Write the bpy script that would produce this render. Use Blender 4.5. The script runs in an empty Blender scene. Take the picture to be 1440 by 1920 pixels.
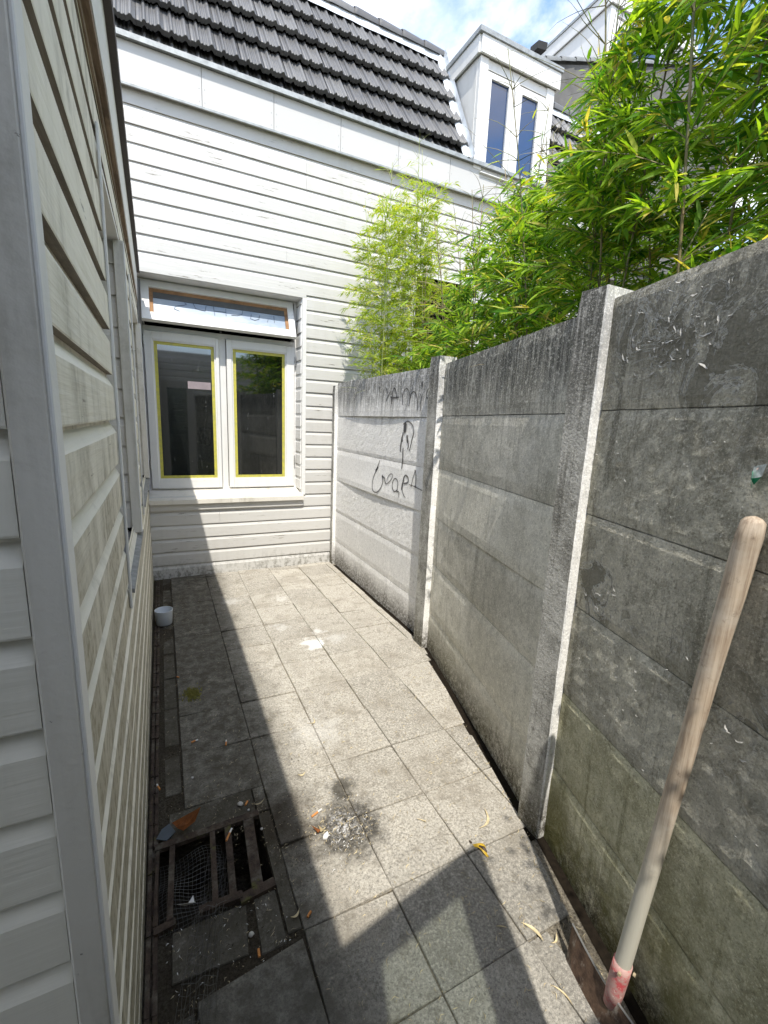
import bpy, bmesh, math, random
import numpy as np
from mathutils import Vector, Matrix
random.seed(7); np.random.seed(7)
C = bpy.context.scene.collection
SC = bpy.context.scene

# ------------------------------------------------------------------ camera
cam_d = bpy.data.cameras.new('camera'); cam = bpy.data.objects.new('camera', cam_d); C.objects.link(cam)
cam_d.sensor_fit = 'VERTICAL'; cam_d.sensor_height = 36; cam_d.sensor_width = 27
cam_d.lens = 15.721; cam_d.clip_start = 0.02; cam_d.clip_end = 500
RT = Matrix(((0.89789, 0.048506, -0.437538), (-0.438207, 0.193386, -0.877825), (0.042034, 0.979923, 0.194895)))
M4 = RT.to_4x4(); M4.translation = Vector((0, 0, 1.5)); cam.matrix_world = M4
SC.camera = cam

# ------------------------------------------------------------------ light
SUNV = Vector((0.18, 0.57, -1.0)).normalized()          # way the light travels
sun_d = bpy.data.lights.new('sun', 'SUN'); sun = bpy.data.objects.new('sun', sun_d); C.objects.link(sun)
sun_d.energy = 2.1; sun_d.angle = math.radians(0.5); sun_d.color = (1.0, 0.95, 0.87)
sun.rotation_mode = 'QUATERNION'; sun.rotation_quaternion = SUNV.to_track_quat('-Z', 'Y')
elev = math.asin(-SUNV.z); azim = math.atan2(-SUNV.x, -SUNV.y)

W = bpy.data.worlds.new('World'); SC.world = W; W.use_nodes = True
nt = W.node_tree; nt.nodes.clear()
def wn(t, **k):
    n = nt.nodes.new(t)
    for a, b in k.items(): setattr(n, a, b)
    return n
out = wn('ShaderNodeOutputWorld'); bg = wn('ShaderNodeBackground'); sky = wn('ShaderNodeTexSky')
sky.sky_type = 'NISHITA'; sky.sun_disc = False; sky.sun_elevation = elev; sky.sun_rotation = azim
sky.air_density = 1.0; sky.dust_density = 0.6; sky.ozone_density = 1.5
bg.inputs['Strength'].default_value = 0.15
tc = wn('ShaderNodeTexCoord'); mp = wn('ShaderNodeMapping'); mp.inputs['Scale'].default_value = (1.0, 1.0, 1.7)
mp.inputs['Location'].default_value = (0.35, 0.1, 0.2)
nz = wn('ShaderNodeTexNoise'); nz.inputs['Scale'].default_value = 2.6; nz.inputs['Detail'].default_value = 8; nz.inputs['Roughness'].default_value = .55
nz.inputs['Distortion'].default_value = .25
rp = wn('ShaderNodeValToRGB'); rp.color_ramp.elements[0].position = .43; rp.color_ramp.elements[1].position = .54
nz2 = wn('ShaderNodeTexNoise'); nz2.inputs['Scale'].default_value = 5; nz2.inputs['Detail'].default_value = 6
rc = wn('ShaderNodeValToRGB'); rc.color_ramp.elements[0].color = (2.7, 3.1, 3.9, 1); rc.color_ramp.elements[1].color = (4.7, 4.6, 4.5, 1)
rc.color_ramp.elements[0].position = .35; rc.color_ramp.elements[1].position = .62
mx = wn('ShaderNodeMix', data_type='RGBA')
L = nt.links
L.new(tc.outputs['Generated'], mp.inputs['Vector']); L.new(mp.outputs['Vector'], nz.inputs['Vector']); L.new(mp.outputs['Vector'], nz2.inputs['Vector'])
L.new(nz.outputs['Fac'], rp.inputs['Fac']); L.new(nz2.outputs['Fac'], rc.inputs['Fac'])
L.new(rp.outputs['Color'], mx.inputs[0]); L.new(sky.outputs['Color'], mx.inputs[6]); L.new(rc.outputs['Color'], mx.inputs[7])
L.new(mx.outputs[2], bg.inputs['Color']); L.new(bg.outputs['Background'], out.inputs['Surface'])

SC.view_settings.view_transform = 'Standard'; SC.view_settings.look = 'None'
SC.view_settings.gamma = 1; SC.view_settings.use_curve_mapping = False
SC.cycles.max_bounces = 6; SC.cycles.diffuse_bounces = 3; SC.cycles.glossy_bounces = 3; SC.cycles.transmission_bounces = 3; SC.cycles.transparent_max_bounces = 8
SC.view_settings.exposure = 1.52

# ------------------------------------------------------------------ material helper
class Mat:
    def __init__(s, name, rough=.7, metal=0.0, spec=.5):
        s.m = bpy.data.materials.new(name); s.m.use_nodes = True; s.t = s.m.node_tree
        s.t.nodes.clear(); s.out = s.n('ShaderNodeOutputMaterial'); s.b = s.n('ShaderNodeBsdfPrincipled')
        s.t.links.new(s.b.outputs[0], s.out.inputs['Surface'])
        s.b.inputs['Roughness'].default_value = rough; s.b.inputs['Metallic'].default_value = metal
        s.b.inputs['Specular IOR Level'].default_value = spec
        s.geo = s.n('ShaderNodeNewGeometry'); s.pos = s.geo.outputs['Position']
    def n(s, t, **k):
        x = s.t.nodes.new(t)
        for a, b in k.items(): setattr(x, a, b)
        return x
    def l(s, a, b): s.t.links.new(a, b)
    def setin(s, sock, v):
        if isinstance(v, bpy.types.NodeSocket): s.l(v, sock)
        elif isinstance(v, (int, float)): sock.default_value = v
        else:
            v = tuple(v)
            if sock.type == 'RGBA' and len(v) == 3: v = v + (1,)
            sock.default_value = v
    def mapv(s, scale=(1, 1, 1), loc=(0, 0, 0), rot=(0, 0, 0), src=None):
        x = s.n('ShaderNodeMapping'); s.l(src or s.pos, x.inputs[0])
        x.inputs['Scale'].default_value = scale; x.inputs['Location'].default_value = loc; x.inputs['Rotation'].default_value = rot
        return x.outputs[0]
    def noise(s, sc, det=4, rough=.55, vec=None, dist=0):
        x = s.n('ShaderNodeTexNoise'); s.l(vec or s.pos, x.inputs['Vector'])
        x.inputs['Scale'].default_value = sc; x.inputs['Detail'].default_value = det
        x.inputs['Roughness'].default_value = rough; x.inputs['Distortion'].default_value = dist
        return x.outputs['Fac']
    def voro(s, sc, feature='F1', vec=None, out='Distance'):
        x = s.n('ShaderNodeTexVoronoi', feature=feature); s.l(vec or s.pos, x.inputs['Vector']); x.inputs['Scale'].default_value = sc
        return x.outputs[out]
    def ramp(s, f, a, b, lo=0.0, hi=1.0):
        x = s.n('ShaderNodeMapRange', clamp=True); x.interpolation_type = 'SMOOTHSTEP'
        s.setin(x.inputs['Value'], f); x.inputs['From Min'].default_value = a; x.inputs['From Max'].default_value = b
        x.inputs['To Min'].default_value = lo; x.inputs['To Max'].default_value = hi
        return x.outputs[0]
    def math(s, op, a, b=0.0, clamp=False):
        x = s.n('ShaderNodeMath', operation=op); x.use_clamp = clamp
        s.setin(x.inputs[0], a); s.setin(x.inputs[1], b); return x.outputs[0]
    def mix(s, f, a, b, mode='MIX'):
        x = s.n('ShaderNodeMix', data_type='RGBA', blend_type=mode)
        s.setin(x.inputs[0], f); s.setin(x.inputs[6], a); s.setin(x.inputs[7], b); return x.outputs[2]
    def col(s, v): s.setin(s.b.inputs['Base Color'], v); return s
    def rough(s, v): s.setin(s.b.inputs['Roughness'], v); return s
    def bump(s, h, strength=.3, dist=.01):
        x = s.n('ShaderNodeBump'); x.inputs['Strength'].default_value = strength; x.inputs['Distance'].default_value = dist
        s.l(h, x.inputs['Height'])
        if s.b.inputs['Normal'].is_linked: s.l(s.b.inputs['Normal'].links[0].from_socket, x.inputs['Normal'])
        s.l(x.outputs[0], s.b.inputs['Normal']); return s
    def rnd(s): return s.n('ShaderNodeObjectInfo').outputs['Random']
    def xyz(s):
        x = s.n('ShaderNodeSeparateXYZ'); s.l(s.pos, x.inputs[0]); return x.outputs
    def blob(s, x0, y0, r, soft=.5, jitter=.04, nsc=14):
        """mask 1 inside a ragged spot on the ground"""
        if not hasattr(s, '_bx'): s._bx = s.xyz(); s._bn = s.math('SUBTRACT', s.noise(13, 4, .65), .5)
        X, Y, Z = s._bx
        dx = s.math('SUBTRACT', X, x0); dy = s.math('SUBTRACT', Y, y0)
        d = s.math('SQRT', s.math('ADD', s.math('MULTIPLY', dx, dx), s.math('MULTIPLY', dy, dy)))
        nn = s.math('MULTIPLY', s._bn, jitter * 4)
        return s.ramp(s.math('ADD', d, nn), r * (1 - soft), r * (1 + soft), 1, 0)

def V(c, m): return tuple(a * m for a in c)

# ---- white painted boards, back wall (sunny, peeling)
def paint_mat(name, base, dirt, grain_axis='x', dirt_amt=.3, flake=.66, wash=0, low=True, bumpf=1.0, lowa=.75):
    m = Mat(name, rough=.55)
    st = (3, 60, 60) if grain_axis == 'x' else (60, 3, 60)
    fl = (5, 40, 70) if grain_axis == 'x' else (40, 5, 70)
    col = m.mix(m.math('MULTIPLY', m.rnd(), .5), base, V(base, .88))
    big = m.noise(1.3, 5, .6)
    streak = m.noise(1, 5, .6, m.mapv((14, 14, 1.6)))
    dm = m.math('MULTIPLY', m.ramp(big, .35, .7), m.ramp(streak, .4, .7))
    if wash:      # faces hold the grime, the sloping edges are rinsed by rain
        nx = m.n('ShaderNodeSeparateXYZ'); m.l(m.geo.outputs['True Normal'], nx.inputs[0]); X, Y, Z = m.xyz()
        keep = m.ramp(nx.outputs[2], .12, .3, 1, .12)
        dm = m.math('MULTIPLY', m.math('ADD', dm, m.math('MULTIPLY', m.ramp(Z, 1.75, .8), m.ramp(streak, .3, .6, .45, 1.0))), keep, True)
    fine = m.ramp(m.noise(45, 5, .7), .42, .68)
    col = m.mix(m.math('MULTIPLY', m.math('MULTIPLY', dm, dirt_amt, True), m.math('ADD', .62, m.math('MULTIPLY', fine, .38))), col, dirt)
    sooty = m.math('MULTIPLY', m.ramp(m.noise(2.2, 4, .6, m.mapv((1, 1, 1), (4, 2, 7))), .5, .75), m.ramp(m.noise(9, 6, .7), .45, .7))
    col = m.mix(m.math('MULTIPLY', sooty, min(.8, dirt_amt * .65)), col, V(dirt, .8))
    # flaking: thin dark slivers along the grain
    f1 = m.noise(1, 6, .68, m.mapv(fl)); patch = m.noise(2.4, 3, .5, m.mapv((1, 1, 2), (3, 1, 2)))
    fm = m.ramp(m.math('ADD', f1, m.math('MULTIPLY', m.math('SUBTRACT', patch, .5), .35)), flake, flake + .02)
    col = m.mix(m.math('MULTIPLY', fm, .8), col, (.17, .15, .12))
    if low:
        X, Y, Z = m.xyz()
        lowm = m.math('MULTIPLY', m.ramp(m.math('ADD', Z, m.math('MULTIPLY', big, .35)), .12, .40, 1, 0), m.ramp(m.noise(26, 5, .75, m.mapv((1, 1, .6))), .45, .6))
        col = m.mix(m.math('MULTIPLY', lowm, lowa), col, (.09, .085, .06))
    m.col(col)
    g = m.noise(1, 3, .6, m.mapv(st))
    m.bump(g, .32 * bumpf, .004)
    return m.m
M_back = paint_mat('white_flaking_paint', (.54, .53, .50), (.38, .36, .31), 'x', .42, .655)
M_left = paint_mat('grimy_cream_paint', (.80, .765, .65), (.20, .18, .115), 'y', 1.25, .70, wash=1, low=True, bumpf=2.2)
M_front = paint_mat('dull_white_paint', (.80, .77, .67), (.34, .315, .25), 'x', .95, .76, low=False)
M_trim = paint_mat('white_trim_paint', (.72, .715, .69), (.42, .41, .36), 'x', .35, .74, low=False)
M_gtrim = paint_mat('grey_trim_paint', (.68, .65, .58), (.28, .26, .20), 'y', 1.15, .70, low=False)
M_smooth = paint_mat('smooth_white_panel', (.50, .495, .475), (.55, .54, .5), 'x', .15, .80, low=False, bumpf=.3)

def rawwood(name, c1, c2, ax='y'):
    m = Mat(name, rough=.85)
    st = (4, 60, 60) if ax == 'x' else (60, 4, 60)
    g = m.noise(1, 6, .65, m.mapv(st)); col = m.mix(m.ramp(g, .3, .7), c1, c2)
    m.col(m.mix(m.ramp(m.noise(7, 5, .7), .45, .7, 0, .6), col, V(c1, .45))); m.bump(g, .5, .004)
    return m.m
M_rawx = rawwood('bare_board_edge', (.20, .17, .135), (.30, .265, .22), 'x')
M_rawy = rawwood('bare_board_edge_dark', (.13, .105, .08), (.23, .195, .155), 'y')
M_beam = rawwood('weathered_brown_wood', (.12, .08, .05), (.30, .22, .15), 'y')
M_orange = rawwood('orange_stained_wood', (.24, .125, .055), (.34, .19, .09), 'x')

def simple(name, c, rough=.6, metal=0, spec=.5, var=.25, sc=12, bump=0, bsc=60):
    m = Mat(name, rough, metal, spec)
    m.col(m.mix(m.ramp(m.noise(sc, 5, .6), .3, .75), c, V(c, 1 - var)))
    if bump: m.bump(m.noise(bsc, 5, .65), bump, .004)
    return m.m
M_darkedge = simple('dark_brown_bitumen', (.045, .032, .028), .6, bump=.3)
M_black = simple('dark_interior', (.01, .01, .01), .9)
M_hole = simple('open_gap', (.004, .004, .004), 1, spec=0)
M_sillg = simple('weathered_grey_sill', (.30, .30, .285), .8, var=.4, sc=30, bump=.3)
M_lead = simple('zinc_edge', (.36, .38, .38), .5, .3, var=.35, sc=20)
M_flash = simple('pale_flashing_sheet', (.62, .66, .70), .45, .1, var=.3, sc=9, bump=.4, bsc=30)
M_metal = simple('hinge_metal', (.45, .45, .43), .45, .6)
M_seal = simple('dark_rubber_seal', (.03, .03, .03), .7)

# roof tiles
m = Mat('glazed_dark_roof_tile', rough=.42, spec=.6)
c = m.mix(m.rnd(), (.068, .068, .069), (.125, .125, .124))
c = m.mix(m.ramp(m.noise(8, 6, .7), .5, .75, 0, .5), c, (.095, .095, .09)); m.col(c)
m.rough(m.ramp(m.noise(25, 4, .6), .3, .7, .32, .55)); m.bump(m.noise(140, 3, .6), .12, .003); M_tile = m.m

# concrete
def concrete(name, base, dark, darkamt=.5, moss=0.0, peel=0.0, roughb=.4, topdark=1.0, speck=.3, vs=1.0, low=1.0):
    m = Mat(name, rough=.9, spec=.25)
    X, Y, Z = m.xyz()
    col = m.mix(m.math('MULTIPLY', m.rnd(), .8), base, V(base, .8))
    # mottling
    n1 = m.noise(2.3, 6, .65); n2 = m.noise(13, 6, .7)
    col = m.mix(m.math('MULTIPLY', m.ramp(n1, .40, .62), darkamt), col, dark)
    col = m.mix(m.math('MULTIPLY', m.ramp(n2, .46, .62), darkamt * .6), col, V(dark, .8))
    st = m.noise(1, 6, .7, m.mapv((26, 26, 1.3))); st2 = m.noise(1, 5, .7, m.mapv((70, 70, 3)))
    tops = m.math('MULTIPLY', m.ramp(m.math('ADD', Z, m.math('MULTIPLY', st, .5)), 1.70, 2.02), topdark)
    col = m.mix(m.math('MULTIPLY', tops, m.ramp(st2, .3, .55, .35, 1)), col, (.055, .055, .048))
    col = m.mix(m.math('MULTIPLY', m.ramp(st, .53, .66), darkamt * .85), col, V(dark, .7))
    # pale lime wash marks
    col = m.mix(m.math('MULTIPLY', m.ramp(m.noise(5, 7, .72, m.mapv((1, 1, 1), (8, 3, 1))), .56, .7), speck), col, V(base, 1.5))
    # dirt at the foot
    foot = m.ramp(m.math('ADD', Z, m.math('MULTIPLY', m.noise(6, 5, .7), .22)), .12, .38, 1, 0)
    col = m.mix(m.math('MULTIPLY', m.math('MULTIPLY', foot, m.ramp(m.noise(40, 5, .75), .33, .6, .45, 1)), low), col, (.055, .045, .028))
    fs = m.noise(150, 3, .75); col = m.mix(m.ramp(fs, .54, .66, 0, .42), col, V(base, 1.45)); col = m.mix(m.ramp(fs, .44, .34, 0, .5), col, V(dark, .4))  # light and dark specks paint in grazing sun on the rough face
    fs2 = m.noise(42, 5, .75); col = m.mix(m.ramp(fs2, .53, .68, 0, .45), col, V(base, 1.25)); col = m.mix(m.ramp(fs2, .45, .33, 0, .5), col, V(dark, .55))  # coarser painted sun flecks
    if moss:
        mm = m.math('MULTIPLY', m.ramp(m.math('ADD', Z, m.math('MULTIPLY', m.noise(3.2, 5, .65), 1.0)), .62, 1.15, 1, 0), m.ramp(m.noise(5, 6, .7, m.mapv((1, 1, .6), (1, 7, 3))), .36, .6))
        col = m.mix(m.math('MULTIPLY', mm, moss), col, (.13, .125, .03))
    h = m.noise(85, 5, .7)
    if peel:
        pn = m.noise(7, 7, .66, dist=1.1); area = m.ramp(m.noise(1.6, 3, .5, m.mapv((1, 1, 1), (2, 9, 4))), .38, .55)
        pm = m.math('MULTIPLY', m.ramp(pn, .50, .515), area)
        edge = m.math('MULTIPLY', m.math('SUBTRACT', m.ramp(pn, .49, .50), m.ramp(pn, .51, .52)), area)
        col = m.mix(m.math('MULTIPLY', pm, .75 * min(1, peel)), col, V(dark, .62))
        col = m.mix(m.math('MULTIPLY', edge, .8 * min(1, peel)), col, (.72, .71, .66))
        m.bump(m.math('SUBTRACT', 1, pm), .9 * peel, .006)
    m.col(col)
    m.bump(h, roughb, .008)
    return m.m
M_cfar = concrete('pale_concrete', (.88, .87, .84), (.70, .69, .66), .18, 0, 0, .35, .9)
M_cfar_r = concrete('pale_rough_concrete', (.89, .88, .85), (.76, .75, .72), .15, 0, 0, 1.0, .9)
M_cmid = concrete('grey_concrete', (.72, .695, .61), (.36, .345, .285), .6, .15, 0, .5, .95)
M_cmid_l = concrete('lighter_grey_concrete', (.80, .775, .68), (.50, .48, .405), .55, .15, 0, .35, .9)
M_cnear = concrete('dark_peeling_concrete', (.68, .645, .53), (.29, .275, .21), .75, .25, 1.0, 1.3, .6, .35)
M_cnear_r = concrete('dark_rough_concrete', (.66, .63, .52), (.27, .255, .195), .8, .25, .3, 1.3, .8, .55)
M_cmoss = concrete('mossy_concrete', (.70, .67, .48), (.30, .28, .16), .7, .75, .1, 1.0, 0, .35)
M_cpost = concrete('pale_concrete_post', (.88, .87, .83), (.74, .73, .69), .25, 0, 0, .5, .5)
M_cpost_s = concrete('dark_post_side', (.52, .51, .47), (.18, .175, .15), .75, .1, 0, .9, .9)  # darker grey for post sides and tops, and behind the joints

# paving
def paving(name, base, dirtcol, dirt_amt=1.0):
    m = Mat(name, rough=.88, spec=.3)
    X, Y, Z = m.xyz()
    r = m.rnd()
    col = m.mix(r, V(base, 1.15), V(base, .76))
    sp = m.noise(360, 3, .8); col = m.mix(m.ramp(sp, .52, .66, 0, .55), col, V(base, 1.55)); col = m.mix(m.ramp(sp, .46, .34, 0, .7), col, V(base, .35))
    sp2 = m.voro(330, out='Color'); xs = m.n('ShaderNodeSeparateColor'); m.l(sp2, xs.inputs[0])
    col = m.mix(m.ramp(xs.outputs[0], .95, .99, 0, .4), col, (.62, .60, .54))
    col = m.mix(m.ramp(xs.outputs[1], .95, .99, 0, .5), col, (.05, .045, .04))
    md = m.noise(110, 4, .8); col = m.mix(m.ramp(md, .52, .62, 0, .7), col, V(base, 1.6)); col = m.mix(m.ramp(md, .47, .38, 0, .75), col, V(base, .38))
    n1 = m.noise(3.2, 6, .65); col = m.mix(m.ramp(n1, .48, .64, 0, .42 * dirt_amt), col, dirtcol)
    n2 = m.noise(17, 6, .75); col = m.mix(m.ramp(n2, .52, .62, 0, .45 * dirt_amt), col, V(dirtcol, .8))
    # damp, mouldy side under the eave
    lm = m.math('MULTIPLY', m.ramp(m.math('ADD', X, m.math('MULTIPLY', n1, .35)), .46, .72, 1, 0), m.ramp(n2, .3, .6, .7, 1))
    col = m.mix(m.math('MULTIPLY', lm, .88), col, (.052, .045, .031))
    dust = m.math('MULTIPLY', m.ramp(m.noise(7, 6, .75, m.mapv((1, 1, 1), (3, 5, 0))), .54, .68), m.ramp(md, .4, .6, .3, .8)); col = m.mix(m.math('MULTIPLY', dust, .55), col, (.34, .32, .27))
    # darker ground near the camera
    nm = m.ramp(m.math('ADD', Y, m.math('MULTIPLY', n1, .5)), 1.0, 1.5, .35, 0); col = m.mix(nm, col, (.085, .085, .078))
    # spots that are really there: soot, lime, paint
    soot = m.blob(.565, 1.31, .12, .5, .05, 9); col = m.mix(m.math('MULTIPLY', soot, m.ramp(m.noise(60, 5, .8), .3, .62, .5, .97)), col, (.018, .016, .013))
    s2 = m.blob(.60, 1.50, .05, .6, .04, 12); col = m.mix(m.math('MULTIPLY', s2, .8), col, (.03, .027, .02))
    lime = m.blob(.55, 1.325, .05, .7, .045, 16); col = m.mix(m.math('MULTIPLY', lime, m.ramp(m.noise(45, 5, .8), .45, .62, 0, .75)), col, (.62, .61, .60))
    brn = m.blob(.33, 1.42, .12, .7, .06, 7); col = m.mix(m.math('MULTIPLY', brn, .7), col, (.035, .024, .013))
    for (x, y, rr, a) in [(.87, 2.73, .06, .85), (.95, 2.88, .035, .4), (.70, 3.05, .05, .2), (.84, 3.55, .05, .2), (.45, 3.65, .06, .2), (1.02, 2.75, .06, .2), (.62, 1.86, .09, .16)]:
        w = m.blob(x, y, rr, .7, .065, 12); col = m.mix(m.math('MULTIPLY', w, a), col, (.80, .80, .78))
    m.col(col); m.rough(m.ramp(n2, .3, .7, .78, .95))
    m.bump(md, .6, .003)
    return m.m
M_slab = paving('grey_paving_concrete', (.37, .345, .295), (.20, .175, .135))
M_slabdark = paving('dark_wet_paving', (.17, .155, .125), (.07, .06, .042), 1.2)

m = Mat('dark_grit', rough=.95, spec=.15)
g = m.noise(120, 6, .8); c = m.mix(m.ramp(g, .35, .7), (.022, .018, .012), (.11, .095, .07)); c = m.mix(m.ramp(m.noise(4, 4), .4, .65), c, m.mix(m.ramp(g, .4, .65), (.05, .042, .03), (.30, .27, .21)))
X, Y, Z = m.xyz(); damp_shade = m.ramp(X, .30, .55, .75, 0); sunny = m.math('SUBTRACT', 1, damp_shade); c = m.mix(m.math('MULTIPLY', m.ramp(m.noise(3.5, 4), .35, .6, .35, 1), sunny), c, m.mix(m.ramp(g, .35, .6), (.13, .11, .08), (.36, .32, .25))); c = m.mix(damp_shade, c, m.mix(g, (.018, .013, .008), (.06, .048, .032)))  # light put into the grit colour: pale on sunlit side, dark on damp shaded side
m.col(c); m.bump(g, .9, .012); m.bump(m.noise(25, 5), .5, .02); M_soil = m.m

m = Mat('rusty_iron', rough=.85, metal=.1, spec=.3)
g = m.noise(30, 7, .75); c = m.mix(m.ramp(g, .3, .7), (.028, .02, .015), (.085, .060, .044)); c = m.mix(m.ramp(m.noise(9, 6, .7), .5, .66), c, (.13, .115, .09))
c = m.mix(m.ramp(m.noise(14, 4, .7, m.mapv((1, 1, 1), (5, 5, 5))), .58, .68), c, (.09, .085, .03)); m.col(c); m.bump(g, .8, .006); M_rust = m.m

# handle wood
m = Mat('worn_handle_wood', rough=.7)
X, Y, Z = m.xyz(); g = m.noise(1, 6, .6, m.mapv((170, 170, 6))); g2 = m.noise(9, 5, .65)
c = m.mix(m.ramp(g, .3, .7), (.50, .405, .30), (.27, .20, .14)); c = m.mix(m.ramp(g2, .4, .75, 0, .6), c, (.58, .53, .45))
c = m.mix(m.ramp(m.noise(26, 6, .75), .56, .7, 0, .7), c, (.14, .10, .07)); c = m.mix(m.ramp(Z, .75, .35), c, m.mix(g, (.50, .48, .40), (.42, .40, .33)))
m.col(c); m.bump(g, .3, .003); M_handle = m.m
m = Mat('worn_red_paint', rough=.55)
g = m.noise(40, 6, .75); c = m.mix(m.ramp(g, .36, .54), (.48, .06, .07), (.44, .27, .24)); c = m.mix(m.ramp(m.noise(110, 4, .7), .62, .7), c, (.75, .7, .6)); m.col(c); m.bump(g, .4, .003); M_red = m.m
m = Mat('rusty_blade_steel', rough=.65, metal=.3)
g = m.noise(28, 7, .75); c = m.mix(m.ramp(g, .35, .65), (.045, .024, .016), (.16, .10, .065)); c = m.mix(m.ramp(m.noise(18, 5, .7, m.mapv((1, 1, .5))), .52, .66), c, (.34, .30, .25)); m.col(c); m.bump(g, .6, .004); M_blade = m.m
M_steel = simple('bare_steel_edge', (.6, .6, .6), .35, .8)

def glass(name, ior, tint=(.004, .005, .005), smear=.25, body=None):
    m = Mat(name, rough=.04); m.b.inputs['IOR'].default_value = ior
    st = m.noise(1, 6, .75, m.mapv((40, 40, 5))); d = m.noise(70, 5, .8)
    mask = m.math('MULTIPLY', m.ramp(st, .58, .72), m.ramp(d, .5, .62))
    m.col(m.mix(m.math('MULTIPLY', mask, smear), body or tint, (.45, .47, .46))); m.rough(m.ramp(mask, 0, 1, .03, .5))
    m.bump(m.noise(2.2, 2, .5), .02, .02)
    return m.m
M_glass = glass('dark_window_glass', 2.1, smear=.5)
M_glassd = glass('sky_tinted_glass', 1.9, (.012, .035, .10), .05)  # blue body tint paints in part of the sky reflection
# the tilted fanlight: pale film stuck inside, wood behind
m = Mat('frosted_film', rough=.35); c = m.mix(m.ramp(m.noise(5, 5, .6, m.mapv((1, 1, 3))), .35, .7), (.24, .30, .38), (.36, .41, .46)); m.col(c); M_film = m.m
M_grey_in = simple('grey_blind', (.085, .085, .08), .7)
m = Mat('yellow_masking_tape', rough=.5); c = m.mix(m.ramp(m.noise(30, 5, .7), .4, .7), (.50, .46, .07), (.36, .34, .10)); m.col(c); M_tape = m.m
M_white = simple('white_plastic', (.62, .66, .70), .4, var=.1)
M_wire = simple('thin_grey_wire', (.16, .155, .14), .6, .5)
M_pen = simple('marker_line', (.10, .13, .17), .8)

# graffiti spray (soft edge through an attribute)
m = Mat('black_spray_paint', rough=.8)
m.col((.03, .03, .032)); at = m.n('ShaderNodeAttribute'); at.attribute_name = 'soft'
al = m.math('MULTIPLY', m.ramp(m.math('ADD', at.outputs['Fac'], m.math('MULTIPLY', m.math('SUBTRACT', m.noise(260, 3, .7), .5), .7)), .25, .95), .78)
m.setin(m.b.inputs['Alpha'], al); M_spray = m.m

# foliage
def leafmat(name, c1, c2, c3, trans=.5):
    m = Mat(name, rough=.5, spec=.22)
    at = m.n('ShaderNodeAttribute'); at.attribute_name = 'tint'
    rr = m.n('ShaderNodeValToRGB'); e = rr.color_ramp.elements; e[0].color = c1 + (1,); e[1].color = c2 + (1,)
    e[0].position = .1; e[1].position = .85
    k = e.new(.965); k.color = c3 + (1,); m.l(at.outputs['Fac'], rr.inputs[0])
    c = m.mix(m.ramp(m.noise(30, 3), .35, .7, 0, .3), rr.outputs[0], V(c1, .7)); m.col(c)
    tr = m.n('ShaderNodeBsdfTranslucent'); m.l(m.mix(1, c, (1.5, 1.45, .5), 'MULTIPLY'), tr.inputs['Color'])
    ms = m.n('ShaderNodeMixShader'); ms.inputs[0].default_value = trans
    m.l(m.b.outputs[0], ms.inputs[1]); m.l(tr.outputs[0], ms.inputs[2]); m.l(ms.outputs[0], m.out.inputs['Surface'])
    return m.m
M_leaf = leafmat('bamboo_leaf_green', (.06, .18, .018), (.40, .58, .05), (.60, .50, .14))
M_leafpale = leafmat('pale_bamboo_leaf', (.22, .34, .025), (.47, .56, .06), (.60, .52, .15))
M_vine = leafmat('broad_leaf_green', (.10, .26, .02), (.28, .50, .04), (.30, .42, .05))
m = Mat('bamboo_cane', rough=.6); at = m.noise(8, 4); m.col(m.mix(m.ramp(at, .35, .7), (.10, .11, .04), (.24, .17, .08))); M_cane = m.m
m = Mat('pale_bamboo_cane', rough=.5); m.col(m.mix(m.ramp(m.noise(6, 4), .35, .7), (.20, .26, .07), (.36, .34, .14))); M_canep = m.m
M_straw = simple('dry_straw', (.46, .38, .24), .8, var=.4, sc=40)
M_strawd = simple('pale_dead_leaf', (.60, .50, .30), .7, var=.3, sc=60)
M_brownleaf = simple('brown_dead_leaf', (.36, .12, .03), .8, var=.5, sc=50)
M_filter = simple('cigarette_filter', (.62, .25, .07), .8, var=.2, sc=80)
M_paper = simple('white_paper', (.70, .69, .66), .8, var=.1)
M_stone = simple('pale_stone', (.50, .48, .44), .85, var=.25, sc=40, bump=.4)
M_yel = simple('yellow_peel', (.62, .40, .03), .5, var=.4, sc=60)
M_peeldark = simple('brown_rot', (.05, .03, .015), .6)
M_blue = simple('grey_blue_card', (.075, .095, .115), .7)
M_mossc = simple('yellow_green_moss', (.36, .33, .08), .95, var=.5, sc=90, bump=.8)
M_flake = simple('peeled_paint_flake', (.48, .47, .43), .8, var=.3, sc=30)
M_green = simple('green_wrapper', (.03, .30, .16), .35, var=.3, sc=60)
M_wrapgrey = simple('wrapper_print', (.45, .50, .48), .4, var=.5, sc=120)
M_renderg = simple('grey_render', (.14, .137, .13), .9, var=.4, sc=4, bump=.4, bsc=20)
M_ridge = simple('grey_ridge_tile', (.17, .18, .18), .6, var=.35, sc=9)
M_grass = simple('rough_lawn', (.05, .08, .02), .9, var=.5, sc=9, bump=.6)
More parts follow.
